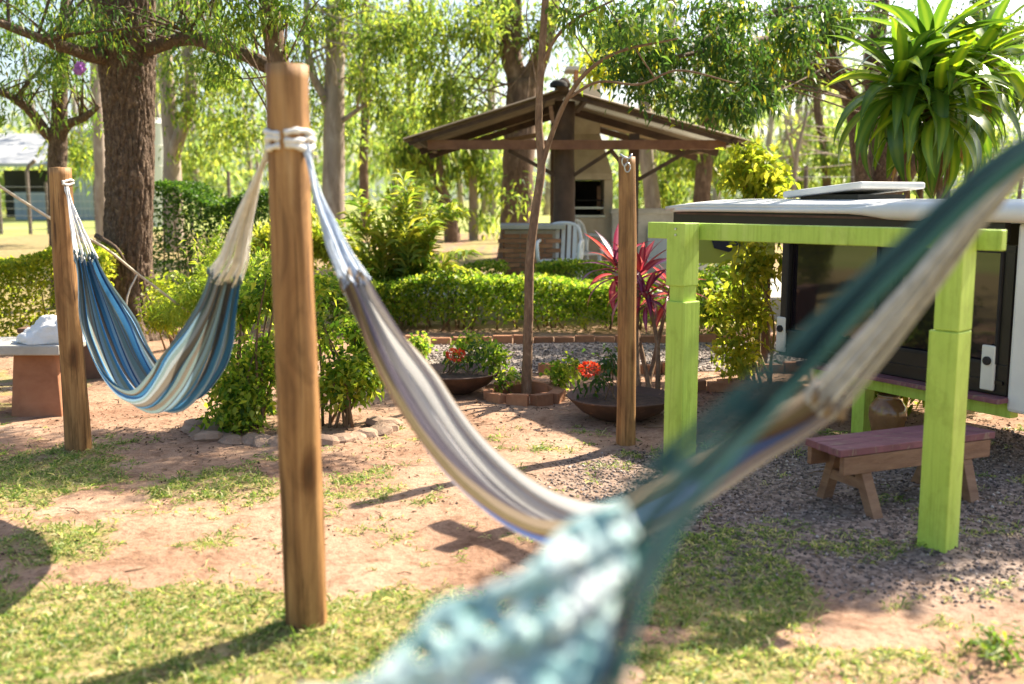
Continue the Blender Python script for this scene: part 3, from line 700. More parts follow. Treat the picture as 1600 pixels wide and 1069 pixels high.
t = [o for o in bpy.data.objects if o.name.startswith('big_tree')][0]
fl.build('blossom', 'flower_purple', t)
trunk_tree('leaning_tree', 'leaning brown-limbed tree rising behind the tall hammock post',
    [([(462, 470, 9.6), (458, 350, 9.6), (450, 220, 9.6), (440, 130, 9.6), (430, 70, 9.6), (420, 10, 9.6), (412, -60, 9.6)], [.11, .10, .10, .105, .10, .095, .08])],
    [('leaf_mid', [blob(370, 40, 9.4, 70, 45, .5), blob(480, 20, 9.5, 60, 26, .5), blob(330, 110, 9.3, 40, 30, .3), blob(420, -110, 9.6, 240, 90, 1.2)], 420, 14, .075, .026, .08, .45)],
    'bark_brown', seed=3, twr=.01)
trunk_tree('forked_gum_tree', 'grey smooth-barked tree forking low behind the tall clipped hedge',
    [([(270, 330, 20), (269, 290, 20), (268, 240, 20), (262, 150, 20), (256, 60, 20), (252, -40, 20)], [.22, .19, .16, .14, .13, .11]),
     ([(270, 250, 20), (280, 215, 19.8), (294, 175, 19.7), (298, 130, 19.6), (292, 60, 19.5), (300, -40, 19.4)], [.13, .12, .11, .10, .08, .06])],
    [('leaf_euc', [blob(330, 90, 19.5, 70, 60, 1.2), blob(350, 190, 19.5, 60, 55, 1), blob(300, 20, 19.5, 90, 40, 1.2), blob(395, 140, 19.5, 40, 60, 1), blob(240, 10, 20, 50, 40, .8), blob(330, 250, 20, 60, 20, .8)], 380, 14, .13, .042, .17, .2)],
    'bark_pale', seed=4, twr=.025)
trunk_tree('pale_gum_tree', 'pale straight gum tree just right of the tall hammock post',
    [([(520, 380, 19), (521, 290, 19), (522, 200, 19), (523, 100, 19), (524, 20, 19), (526, -60, 19)], [.24, .21, .19, .18, .17, .15]),
     ([(520, 200, 19), (505, 150, 18.9), (490, 120, 18.8), (478, 60, 18.7), (480, -20, 18.6)], [.09, .08, .07, .06, .04]),
     ([(526, 195, 19), (550, 178, 18.9), (582, 155, 18.8)], [.05, .04, .02])],
    [('leaf_euc', [blob(600, 60, 18.5, 70, 60, 1), blob(620, 150, 18.5, 60, 50, 1), blob(560, 30, 19, 60, 40, 1), blob(475, 70, 19, 40, 60, .8), blob(500, 190, 19.5, 40, 40, .6), blob(660, 30, 18.5, 60, 40, 1), blob(570, 130, 19.5, 40, 50, .6)], 420, 14, .13, .042, .17, .22)],
    'bark_pale', seed=5, twr=.022)
trunk_tree('big_gum_tree', 'large forked gum tree standing behind the gazebo roof',
    [([(808, 350, 18.5), (808, 300, 18.5), (812, 220, 18.5), (815, 160, 18.5), (816, 125, 18.5)], [.36, .30, .28, .27, .27]),
     ([(812, 140, 18.5), (800, 95, 18.5), (790, 50, 18.5), (782, -30, 18.5)], [.20, .17, .15, .12]),
     ([(818, 140, 18.5), (838, 105, 18.5), (852, 60, 18.4), (868, -20, 18.4)], [.20, .17, .15, .12]),
     ([(800, 95, 18.5), (806, 50, 18.5), (806, -30, 18.4)], [.13, .11, .09])],
    [('leaf_euc', [blob(720, 60, 18, 70, 60, 1.2), blob(700, 150, 18, 60, 45, 1), blob(760, 20, 18, 60, 40, 1), blob(880, 40, 18, 60, 50, 1), blob(930, 80, 18, 50, 40, 1), blob(670, 100, 18, 50, 60, 1), blob(760, 120, 19, 30, 30, .6), blob(800, 310, 17.6, 18, 14, .3)], 420, 14, .13, .042, .17, .22)],
    'bark_brown', seed=6, twr=.024)
trunk_tree('leaning_sapling', 'short leaning reddish trunk on the field left of the gazebo',
    [([(708, 372, 24), (700, 330, 24), (690, 300, 24), (684, 250, 24), (690, 190, 24)], [.20, .17, .14, .11, .07])],
    [('leaf_euc', [blob(690, 240, 24, 45, 40, 1), blob(650, 270, 24, 40, 30, 1), blob(640, 210, 24, 50, 40, 1)], 190, 12, .2, .065, .22, .7)], 'bark_brown', seed=7, twr=.02)
trunk_tree('thin_sapling', 'thin pale sapling standing on the sunlit field beside the gazebo',
    [([(740, 377, 25), (739, 320, 25), (739, 262, 25), (736, 220, 25)], [.12, .11, .10, .06])],
    [('leaf_euc', [blob(745, 235, 25, 50, 34, 1), blob(742, 342, 25, 26, 14, .5), blob(770, 270, 25, 30, 30, .8)], 150, 12, .2, .065, .2, .6)], 'bark_pale', seed=8, twr=.02)
trunk_tree('reddish_gum_tree', 'reddish trunk seen between the gazebo eave and the van roof',
    [([(1094, 330, 21), (1098, 290, 21), (1104, 230, 21), (1110, 150, 21), (1118, 40, 21)], [.20, .18, .17, .15, .12])],
    [('leaf_euc', [blob(1060, 260, 22, 40, 30, 1), blob(1140, 240, 22, 40, 40, 1), blob(1130, 120, 21, 70, 60, 1)], 260, 12, .2, .065, .2, .6)], 'bark_brown', seed=9, twr=.02)
trunk_tree('white_gum_tree', 'white leaning trunk behind the gazebo brace on the right',
    [([(1026, 345, 22), (1018, 300, 22), (1010, 250, 22), (1008, 180, 22), (1000, 80, 22)], [.19, .17, .15, .13, .1])],
    [('leaf_euc', [blob(1020, 290, 24, 60, 30, 1), blob(980, 60, 22, 50, 50, 1)], 150, 12, .2, .065, .2, .6)], 'bark_pale', seed=10, twr=.02)
trunk_tree('bare_sapling', 'thin twiggy sapling beyond the van roof hatch',
    [([(1240, 310, 23), (1242, 270, 23), (1250, 220, 23), (1262, 175, 23)], [.07, .06, .05, .03]), ([(1243, 255, 23), (1232, 215, 23), (1225, 180, 23)], [.04, .03, .02])],
    [('leaf_euc', [blob(1220, 270, 26, 50, 24, 1), blob(1300, 262, 26, 50, 20, 1)], 140, 12, .2, .065, .2, .5)], 'bark_pale', seed=11, twr=.015)
trunk_tree('dark_branching_tree', 'dark tree with several leaning stems behind the camper shell',
    [([(1352, 345, 13), (1350, 300, 13), (1342, 240, 13), (1334, 185, 13), (1318, 130, 13), (1296, 85, 13), (1270, 30, 13)], [.14, .125, .11, .10, .09, .08, .06]),
     ([(1376, 345, 13.2), (1378, 300, 13.2), (1380, 240, 13.2), (1374, 180, 13.2), (1366, 100, 13.2), (1380, 0, 13.2)], [.20, .19, .17, .13, .11, .08]),
     ([(1388, 310, 13.2), (1410, 285, 13.2), (1432, 250, 13.1), (1470, 200, 13), (1520, 120, 13)], [.10, .09, .08, .07, .05]),
     ([(1334, 190, 13), (1345, 165, 12.8), (1330, 140, 12.6)], [.05, .04, .03]),
     ([(1350, 170, 13), (1310, 135, 12.8), (1290, 120, 12.6)], [.05, .04, .03]),
     ([(1310, 115, 13), (1270, 70, 12), (1210, 60, 11), (1130, 75, 10.2), (1050, 90, 9.7)], [.06, .05, .04, .03, .018])],
    [('leaf_dark', [blob(1080, 55, 9.8, 100, 50, .6), blob(1010, 105, 9.6, 60, 40, .5), blob(1085, 155, 9.6, 75, 24, .4), blob(1190, 50, 10.4, 85, 45, .6), blob(1270, 30, 12.4, 70, 36, .8), blob(1310, 30, 12.6, 60, 36, .6), blob(1150, 115, 9.9, 55, 34, .4), blob(1570, 120, 12.6, 60, 80, .8), blob(1480, 40, 13, 90, 60, .8), blob(970, 40, 9.8, 55, 36, .5), blob(1240, 120, 12.4, 30, 24, .4)], 1250, 16, .075, .028, .10, .45),
     ('leaf_sunlit', [blob(1205, 95, 11.4, 34, 42, .3), blob(950, 100, 11.6, 30, 20, .3), blob(1150, 30, 11.6, 30, 16, .3)], 110, 14, .10, .04, .08, .4)],
    'bark_dark', seed=12, twn=18, twr=.016)
for nm_, lab_, pts_, rad_, mat_, bl_ in (
    ('slim_gum_tree', 'slim pale trunk close behind the left edge of the big tree', [(158, 330, 22), (156, 240, 22), (150, 120, 22), (146, -40, 22)], [.15, .13, .11, .08], 'bark_pale', [blob(150, 40, 22, 50, 40, 1), blob(120, 230, 23, 30, 30, .8)]),
    ('slim_gum_tree', 'slim trunk between the tall post and the pale gum', [(572, 350, 28), (568, 250, 28), (574, 120, 28), (570, -40, 28)], [.13, .12, .10, .08], 'bark_brown', [blob(580, 220, 28, 40, 40, 1), blob(560, 90, 28, 60, 60, 1.2)]),
    ('slim_gum_tree', 'slim dark trunk above the palm clump', [(655, 350, 30), (650, 240, 30), (640, 100, 30), (645, -40, 30)], [.13, .12, .10, .08], 'bark_dark', [blob(650, 200, 30, 50, 40, 1), blob(640, 60, 30, 70, 60, 1.2)]),
    ('slim_gum_tree', 'slim pale trunk seen under the right gazebo eave', [(1056, 340, 27), (1052, 260, 27), (1046, 120, 27), (1050, -40, 27)], [.14, .12, .10, .08], 'bark_pale', [blob(1060, 230, 27, 40, 26, 1)]),
    ('slim_gum_tree', 'slim leaning trunk between the bare sapling and the dark tree', [(1296, 330, 26), (1290, 250, 26), (1276, 160, 26), (1280, 20, 26)], [.12, .11, .09, .06], 'bark_brown', [blob(1300, 230, 26, 34, 20, 1), blob(1270, 110, 26, 40, 30, 1)]),
    ('slim_gum_tree', 'slim straight trunk below the dracaena leaves', [(1530, 330, 27), (1526, 250, 27), (1530, 120, 27), (1536, -40, 27)], [.13, .12, .10, .08], 'bark_brown', [blob(1520, 240, 27, 50, 30, 1)])):
    tag(trunk_tree(nm_, lab_, [(pts_, rad_)], [('leaf_euc', bl_, 130, 11, .2, .06, .28, .3)], mat_, seed=len(lab_), twn=16, twr=.02), group='slim trunks in the far grove')
# slender tree in its brick ring
trunk_tree('slender_tree', 'slender tree forking in front of the gazebo, rooted in a brick ring',
    [([(822, 606, 7.75), (824, 560, 7.75), (826, 480, 7.75), (828, 400, 7.75), (838, 320, 7.75), (846, 260, 7.75), (842, 190, 7.75), (845, 110, 7.75), (852, 0, 7.75), (856, -90, 7.75)], [.042, .038, .036, .034, .033, .03, .026, .026, .025, .02]),
     ([(846, 262, 7.75), (862, 210, 7.7), (886, 155, 7.6), (920, 110, 7.5), (970, 80, 7.4), (1060, 60, 7.3)], [.02, .019, .017, .013, .01, .006]),
     ([(886, 155, 7.6), (935, 128, 7.5), (1000, 132, 7.4), (1060, 110, 7.3), (1150, 130, 7.2)], [.012, .009, .008, .007, .004]),
     ([(848, 100, 7.75), (868, 60, 7.7), (900, 30, 7.7), (960, 0, 7.6)], [.014, .012, .01, .007])],
    [('leaf_mid', [blob(950, -120, 8.2, 200, 70, .8), blob(760, -140, 8, 160, 70, .8), ((1.15, 8.7, 4.05), (1.0, .7, .35)), ((.3, 8.3, 3.7), (.7, .5, .25)), ((2.0, 9.0, 4.3), (.8, .6, .3)), blob(900, 20, 7.7, 30, 16, .2), blob(1000, 60, 7.4, 60, 20, .2)], 620, 12, .075, .028, .07, .4)],
    'bark_slender', seed=13, n=12, twn=5, twr=.006)
# tree out of the frame on the right whose crown throws the broad shade on the gravel
def shade_tree():
    b = Vector((4.75, 7.4, 0))
    t = thing('shade_tree', b, 'dense columnar tree beyond the right edge shading the gravel', 'tree')
    tr = spline([b - Vector((0, 0, .1)), b + Vector((-.05, 0, 1.4)), b + Vector((-.15, -.1, 2.8)), b + Vector((-.2, -.1, 4.6))], 20)
    MB().tube(tr, np.linspace(.15, .05, 20), 12, .12).build('trunk', 'bark_dark', t, sm=True)
    bl = [((4.52, 7.25, z), (r_, r_, .45)) for z, r_ in ((2.5, .55), (3.0, .66), (3.5, .70), (4.0, .70), (4.5, .62), (4.95, .42))]
    o, c = foliage('crown', 'leaf_dark', t, bl, 1000, 16, .12, .06, .09, .5, .3, .3, 77)
    twigs(t, tr[8:], c, 30, .02, 'bark_dark', 9)
shade_tree()

# ------------------------------------------------------------------ far shed, tank, fence
def shed():
    a = P(-60, 300, 46); b = P(106, 300, 46); z0 = gz(0, 46)
    t = thing('shed', ((a.x + b.x) / 2, 47, z0), 'pale-roofed farm shed far behind the fence on the left', 'shed')
    x0, x1 = a.x, b.x; y0, y1 = 45.2, 50; zt = P(0, 262, 46).z; zr = P(0, 205, 46).z
    MB().box(((x0 + x1) / 2, y1, (z0 + zt) / 2), (x1 - x0, .2, zt - z0)).build('back_wall', 'shed_shade', t)  # near-black wall stands in for the shade inside the open shed
    for x in (x0 + .1, (x0 * .62 + x1 * .38), x1 - .1): MB().box((x, y0 + .1, (z0 + zt) / 2), (.2, .2, zt - z0)).build('post', 'shed_roof', t)
    MB().box((x1 - 1.1, y0 + .2, z0 + .6), (2.0, .1, 1.2)).build('panel', 'shed_wall', t)
    MB().prism([(x0 - .5, y0 - .4, zt), (x1 + .2, y0 - .4, zt), (x1 + .2, y1 + .2, zr), (x0 - .5, y1 + .2, zr)], (0, 0, .15)).build('roof', 'shed_roof', t)
    a = P(112, 300, 44); b = P(165, 300, 44)
    t = thing('metal_store', ((a.x + b.x) / 2, 44, z0), 'blue-grey metal store standing between the shed and the big tree', 'store')
    zt = P(0, 206, 44).z
    MB().box(((a.x + b.x) / 2, 45.4, (z0 + zt) / 2), (b.x - a.x, 2.6, zt - z0)).build('wall', 'shed_wall', t)
    MB().prism([(a.x - .15, 43.9, zt + .003), (b.x + .15, 43.9, zt + .003), (b.x + .15, 46.9, zt + .5), (a.x - .15, 46.9, zt + .5)], (0, 0, .1)).build('roof', 'shed_roof', t)
    for i in range(7): MB().box((a.x + (b.x - a.x) * (i + .5) / 7, 44.08, (z0 + zt) / 2), (.07, .05, zt - z0)).build('rib', 'shed_wall', t)
    c = P(247, 296, 36); z1 = P(0, 196, 36).z; zc = gz(0, 36)
    t = thing('water_tank', (c.x, 36, zc), 'tall white cylindrical tank behind the big rough tree', 'tank')
    MB().lathe((c.x, 36, zc), [(.42, 0), (.42, z1 - zc)], 24).build('barrel', 'tank_white', t, sm=True)
    MB().lathe((c.x, 36, zc), [(.44, z1 - zc), (.44, z1 - zc + .06), (.2, z1 - zc + .22), (.02, z1 - zc + .26)], 24).build('lid', 'tank_white', t)
    for k in range(1, 5): MB().lathe((c.x, 36, zc), [(.421, (z1 - zc) * k / 5 - .02), (.435, (z1 - zc) * k / 5), (.421, (z1 - zc) * k / 5 + .02)], 24).build('hoop', 'tank_white', t)
shed()
def fence():
    d = 29.0; z0 = gz(0, d)
    t = thing('wire_fence', (P(100, 360, d).x, d, z0), 'wire fence with thin dark posts across the field on the left', 'fence')
    xs = [-60, 2, 48, 77, 152, 300, 360]
    for i, px in enumerate(xs):
        p = P(px, 360, d); h = 1.45 if i % 2 else 1.75
        pts = [(p.x, d, z0 - .1), (p.x, d, z0 + h)] + ([(p.x + .07, d, z0 + h + .16), (p.x + .25, d, z0 + h + .30)] if i in (2,) else [])
        MB().tube(pts, .055, 7).build('post', 'fence_wood', t)
    for k in range(7):
        z = z0 + .12 + k * .2; MB().tube([(P(xs[0], 0, d).x, d - .06, z), (P(xs[-1], 0, d).x, d - .06, z)], .006, 4).build('wire', 'steel', t)
    d = 24
    t = thing('field_fence', (P(1300, 330, d).x, d, gz(0, d)), 'row of slim grey posts with wires behind the camper shell', 'fence')
    xs = [1170, 1258, 1330, 1440, 1482, 1520, 1545, 1590, 1640]
    for px in xs:
        p = P(px, 330, d); MB().tube([(p.x, d, gz(0, d) - .1), (p.x + random.uniform(-.04, .04), d, gz(0, d) + random.uniform(1.5, 2.0))], .05, 7).build('post', 'fence_wood', t)
    for k in range(5):
        z = gz(0, d) + .3 + k * .3; MB().tube([(P(xs[0], 0, d).x, d - .06, z), (P(xs[-1], 0, d).x, d - .06, z)], .007, 4).build('wire', 'steel', t)
fence()

# ------------------------------------------------------------------ gazebo, barbecue, counter
KZ = .30
tag(MB().box((P(930, 0, 15).x, 15.0, KZ / 2 - .1), (6.0, 5.0, KZ + .2)).build('terrace', 'concrete', bev=.02), 'low concrete terrace under the gazebo', None, kind='structure')
def gazebo():
    d = 13.6; d2 = 17.2
    ap = P(880, 140, d); le = P(630, 219, d); re = P(1172, 222, d)
    t = thing('gazebo', (ap.x, d + 1.5, KZ), 'brown timber gazebo with a low gabled sheet roof over the barbecue', 'gazebo')
    # corrugated sheets, each slope four across
    for side, e in ((0, le), (1, re)):
        nsh = 5; wy = (d2 - d) / nsh
        for i in range(nsh):
            y0, y1 = d + i * wy - .03, d + (i + 1) * wy + .03; nn = 30; vs = []; fs = []
            for j in range(nn + 1):
                yy = y0 + (y1 - y0) * j / nn; co = .016 * math.sin(j / nn * 2 * math.pi * 6) + (.012 if i % 2 else 0)
                for (px, pz) in ((ap.x, ap.z), (e.x, e.z)):
                    vs.append((px, yy, pz + co)); vs.append((px, yy, pz + co + .012))
            for j in range(nn):
                k = j * 4; fs += [(k, k + 2, k + 6, k + 4), (k + 1, k + 5, k + 7, k + 3), (k + 2, k + 3, k + 7, k + 6), (k, k + 4, k + 5, k + 1)]
            fs += [(0, 1, 3, 2), (nn * 4, nn * 4 + 2, nn * 4 + 3, nn * 4 + 1)]
            o = MB().add(vs, fs).build('roof_sheet', 'roof_sunlit' if (side and i == 1) else 'roof_sheet', t)
            if side and i == 1: o['label'] = 'roof sheet paled as if sunlit'
    MB().tube(spline([(ap.x, d - .12, ap.z + .05), (ap.x, d + 1.5, ap.z + .05), (ap.x, d2, ap.z + .05)], 6), .09, 10).build('ridge_cap', 'timber_dark', t, sm=True)
    MB().lathe((ap.x - .06, d - .1, ap.z + .02), [(.12, 0), (.115, .05), (.07, .085), (.01, .09)], 14).build('ridge_end', 'soot', t, sm=True)
    for yy, hh in ((d + .05, .05), ((d + d2) / 2, .10), (d2 - .06, .10)):
        for e in (le, re):
            MB().bar((ap.x, yy, ap.z - .02 - hh / 2), (e.x + (.06 if e is le else -.06), yy, e.z - .02 - hh / 2), .05, hh).build('rafter', 'timber_dark', t)
    for e in (le, re):
        for k in (.12, .92):
            x = ap.x + (e.x - ap.x) * k; z = ap.z + (e.z - ap.z) * k - .045
            MB().bar((x, d + .0, z), (x, d2, z), .06, .06).build('purlin', 'timber_dark', t)
    bl = P(668, 226, d + .1); br = P(1135, 230, d + .1); zb = bl.z
    MB().bar((bl.x, d + .16, zb), (br.x, d + .16, zb), .09, .12).build('tie_beam', 'timber_brown', t)
    px1 = P(882, 300, d + .3).x; px2 = P(990, 300, d + .3).x
    MB().tube(spline([(px1 - .02, d + .36, KZ), (px1, d + .36, 1.2), (px1 - .01, d + .36, 2.0), (px1, d + .36, ap.z - .12)], 14), [.155, .15, .148, .15, .145, .15, .148, .145, .145, .14, .14, .14, .14, .14], 12, .1).build('post', 'timber_dark', t, sm=True)
    MB().box((px2, d + .34, (KZ + 2.35) / 2), (.13, .13, 2.35 - KZ)).build('post', 'timber_dark', t)
    MB().box((px1, d2 - .35, (KZ + ap.z) / 2 - .1), (.16, .16, ap.z - KZ - .2)).build('post', 'timber_dark', t)
    for (xa, za, xb, zb2) in ((px1 - .12, 1.80, px1 - .75, zb - .07), (px1 + .12, 1.80, px1 + .62, zb - .07), (px2 + .07, 1.75, px2 + .72, zb - .07), (px2 - .07, 1.85, px2 - .32, zb - .07)):
        MB().bar((xa, d + .34, za), (xb, d + .2, zb2), .05, .06, (0, 1, 0)).build('brace', 'timber_dark', t)
    MB().bar((px1 - .35, d + .5, ap.z - .55), (px1 - 1.3, d + 1.8, zb + .05), .05, .06).build('strut', 'timber_bench', t)
    MB().bar((px1 - .2, d + .1, ap.z - .2), (px1 - .17, d + .1, ap.z - .42), .06, .05).build('strut', 'timber_bench', t)
gazebo()
def barbecue():
    d = 15.2; x0 = P(886, 0, d).x; x1 = P(962, 0, d).x; xm = P(918, 0, d).x
    t = thing('barbecue', (xm, d, KZ), 'beige plastered brick barbecue with tapered hood and chimney', 'barbecue')
    zb0 = P(0, 340, d).z; zb1 = P(0, 281, d).z; zh = P(0, 208, d).z; zc = P(0, 128, d).z; D_ = .8
    ax0, ax1 = P(890, 0, d).x, P(948, 0, d).x
    MB().box(((x0 + x1) / 2, d + D_ / 2, (KZ + zb0) / 2), (x1 - x0, D_, zb0 - KZ)).build('base', 'plaster', t, bev=.01)
    MB().box(((x0 + ax0) / 2 - .02, d + D_ / 2, (zb0 + zb1) / 2), (.08, D_ - .004, zb1 - zb0)).build('side_wall', 'plaster', t)
    MB().box(((x1 + ax1) / 2, d + D_ / 2, (zb0 + zb1) / 2), (x1 - ax1 - .003, D_ - .004, zb1 - zb0)).build('side_wall', 'plaster', t)
    MB().box(((ax0 + ax1) / 2, d + D_ - .06, (zb0 + zb1) / 2), (ax1 - ax0 + .06, .1, zb1 - zb0)).build('firebox_back', 'soot', t)
    MB().box(((ax0 + ax1) / 2, d + .1, zb0 + .14), (ax1 - ax0, .05, .03)).build('grill_bar', 'steel', t)
    MB().box(((ax0 + ax1) / 2, d + .02, zb0 + .02), (ax1 - ax0 + .03, .05, .03)).build('sill', 'steel', t)
    MB().box(((ax0 + ax1) / 2 + .05, d + .45, zb0 + .25), (ax1 - ax0 - .05, .5, .02)).build('grate', 'soot', t)
    hw0, hw1 = (x1 - x0) / 2 + .02, .20; xc = (x0 + x1) / 2
    vs = []
    for z, hw, y0, y1 in ((zb1 + .003, hw0, d - .03, d + D_), (zb1 + .09, hw0, d - .03, d + D_), (zh, hw1, d + .22, d + D_ - .1), (zc, hw1, d + .22, d + D_ - .1)):
        vs += [(xm + .02 - hw, y0, z), (xm + .02 + hw, y0, z), (xm + .02 + hw, y1, z), (xm + .02 - hw, y1, z)]
    q = [(k * 4 + i, k * 4 + (i + 1) % 4, k * 4 + 4 + (i + 1) % 4, k * 4 + 4 + i) for k in range(2) for i in range(4)] + [(0, 3, 2, 1)]
    MB().add(vs[:12], q).build('hood', 'plaster', t)
    MB().add(vs[8:16], [(i, (i + 1) % 4, 4 + (i + 1) % 4, 4 + i) for i in range(4)]).build('chimney', 'plaster', t)
    MB().box((xm + .02, d + .46, zc + .22), (.62, .6, .05)).build('chimney_cap', 'concrete', t, bev=.01)
    for s_ in (-1, 1):
        for q in (-1, 1): MB().box((xm + .02 + s_ * .15, d + .46 + q * .15, zc + .10), (.05, .05, .2)).build('cap_leg', 'brick', t)
    MB().box((ax1 - .06, d + .25, zb0 + .28), (.05, .08, .36)).build('tool_board', 'timber_bench', t)
barbecue()
def counter():
    d = 13.2; x0 = P(787, 0, d).x; x1 = P(872, 0, d).x; zt = P(0, 352, d).z; dp = .75
    t = thing('brick_counter', ((x0 + x1) / 2, d, .15), 'brick bar counter with a grey slab top left of the gazebo post', 'counter')
    z0 = .12; bh, bl = .062, .21
    MB().box(((x0 + x1) / 2, d + dp / 2, (z0 + zt - .06) / 2), (x1 - x0 - .02, dp - .02, zt - .06 - z0)).build('core', 'mortar', t)
    MB().box(((x0 + x1) / 2 + .03, d + dp / 2, zt - .02), (x1 - x0 + .16, dp + .14, .06)).build('slab', 'concrete', t, bev=.008)
    p = MB().box(org(t), (bl - .014, .03, bh - .012)).build('brick', 'brick', t); first = True
    nrow = int((zt - .06 - z0) / bh)
    for r in range(nrow):
        z = z0 + bh * (r + .5); off = (r % 2) * bl / 2
        x = x0 + bl / 2 - off
        while x < x1:
            xx = max(x0 + .02, min(x1 - .02, x))
            o = p if first else p.copy()
            if not first: COL.objects.link(o)
            first = False; o.name = 'brick'; o.location = Vector((xx, d + .0 + random.uniform(-.004, .004), z)) - org(t); x += bl
        y = d + bl / 2 - off + .02
        while y < d + dp:
            o = p.copy(); COL.objects.link(o); o.name = 'brick'; o.rotation_euler = (0, 0, R(90)); o.location = Vector((x0, max(d + .1, y), z + .001)) - org(t); y += bl
    d = 15.0; a = P(962, 0, d).x; b = P(1120, 0, d).x; zt = P(0, 327, d).z
    t = thing('grey_counter', ((a + b) / 2, d, KZ), 'grey concrete worktop running right from the barbecue', 'counter')
    MB().box(((a + b) / 2, d + .35, (KZ + zt) / 2), (b - a, .6, zt - KZ - .1)).build('base', 'concrete', t)
    MB().box(((a + b) / 2, d + .33, zt - .03), (b - a + .06, .72, .07)).build('worktop', 'concrete', t, bev=.01)
    MB().box(((a + b) / 2 + .1, d - .003, KZ + .5), (.6, .02, .5)).build('door', 'shed_wall', t)
counter()
def plastic_chair(loc, rz, label):
    t = thing('plastic_chair', loc, label, 'chair', 'white plastic chairs by the barbecue')
    M_ = Matrix.Translation(loc) @ Matrix.Rotation(rz, 4, 'Z')
    def T(*a): return M_ @ Vector(a)
    ax = (M_.to_3x3() @ Vector((1, 0, 0)), M_.to_3x3() @ Vector((0, 1, 0)), Vector((0, 0, 1)))
    for sx in (-1, 1):
        for sy in (-1, 1):
            MB().tube([T(sx * .26, sy * .25, 0), T(sx * .22, sy * .21, .42)], [.02, .028], 8).build('leg', 'white_plastic', t, sm=True)
        MB().tube(spline([T(sx * .25, .23, .42), T(sx * .27, .2, .64), T(sx * .27, 0, .68), T(sx * .26, -.24, .66), T(sx * .24, -.27, .42)], 14), .022, 8).build('arm', 'white_plastic', t, sm=True)
    MB().box(T(0, 0, .43), (.48, .47, .035), ax).build('seat', 'white_plastic', t, bev=.015)
    fr = spline([T(-.23, -.22, .44), T(-.23, -.30, .70), T(-.17, -.34, .86), T(0, -.35, .90), T(.17, -.34, .86), T(.23, -.30, .70), T(.23, -.22, .44)], 26)
    MB().tube(fr, .024, 8).build('back_frame', 'white_plastic', t, sm=True)
    for k in range(5):
        x = -.15 + k * .075; MB().bar(T(x, -.23, .44), T(x, -.345, .88), .05, .012, (0, 1, 0)).build('back_slat', 'white_plastic', t)
c1 = P(868, 400, 13.35); plastic_chair(Vector((c1.x + .05, 13.1, KZ - .02)), R(170), 'white plastic armchair between the brick counter and the gazebo post')
c1 = P(905, 400, 14.3); plastic_chair(Vector((c1.x, 14.45, KZ)), R(200), 'white plastic armchair right of the dark gazebo post')

# ------------------------------------------------------------------ hedges and shrubs
hedge('tall_hedge', 'tall clipped hedge, darkened for its shaded front, behind the rough-barked tree', P(232, 400, 13.2), P(432, 400, 12.8), .8, P(0, 297, 13).z - .06, 9500, .06, 'leaf_hedge_shaded', 21, .2, 16)
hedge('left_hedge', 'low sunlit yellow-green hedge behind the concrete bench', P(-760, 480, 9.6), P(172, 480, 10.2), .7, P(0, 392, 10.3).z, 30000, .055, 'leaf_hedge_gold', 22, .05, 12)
hedge('path_hedge', 'long low clipped hedge along the far side of the gravel path', G(480, 519), G(1170, 521), .75, P(0, 444, 11.0).z, 17000, .06, 'leaf_hedge', 23, .1, 40)
hedge('back_hedge', 'short low hedge in front of the barbecue counter', P(838, 430, 12.45), P(975, 430, 12.45), .4, P(0, 405, 12.5).z - .06, 3400, .05, 'leaf_hedge', 24, .05, 8)
hedge('corner_hedge', 'small dark clipped hedge left of the brick counter', P(722, 430, 12.6), P(792, 430, 12.6), .4, P(0, 410, 12.6).z - .08, 1500, .05, 'leaf_hedge', 25, .05, 5)
d = 6.7
shrub('leafy_shrub', 'leafy green shrub half hidden behind the tall post, left of it', G(392, 668), [blob(395, 500, d, 50, 70, .35), blob(400, 590, d, 55, 60, .35), blob(420, 440, d, 40, 30, .3), blob(370, 640, d, 40, 34, .3), blob(400, 545, d, 50, 60, .3), blob(380, 600, d, 40, 40, .3)], 360, 14, .055, .03, 'leaf_hedge', 31, 16)
shrub('thin_shrub', 'bare-stemmed green shrub just right of the tall post', G(530, 664), [blob(535, 520, d, 50, 60, .3), blob(545, 600, d, 36, 26, .25), blob(520, 450, d, 40, 26, .3), blob(500, 560, d, 30, 60, .3)], 210, 14, .055, .03, 'leaf_hedge', 32, 12)
d = 9.2
shrub('feathery_shrub', 'feathery bright yellow-green shrub behind the blue hammock', G(330, 560), [blob(345, 450, d, 60, 36, .4), blob(300, 460, d, 45, 30, .4), blob(390, 450, d, 36, 40, .4), blob(285, 490, d, 45, 22, .3), blob(345, 400, d, 20, 28, .2)], 420, 16, .085, .012, 'leaf_feather', 33, 9, .09)
shrub('gold_shrub', 'golden small-leaved shrub at the foot of the big tree', G(270, 545), [blob(265, 470, 9.8, 45, 30, .3), blob(250, 500, 9.6, 36, 20, .3)], 110, 14, .05, .028, 'leaf_hedge_gold', 34, 6)

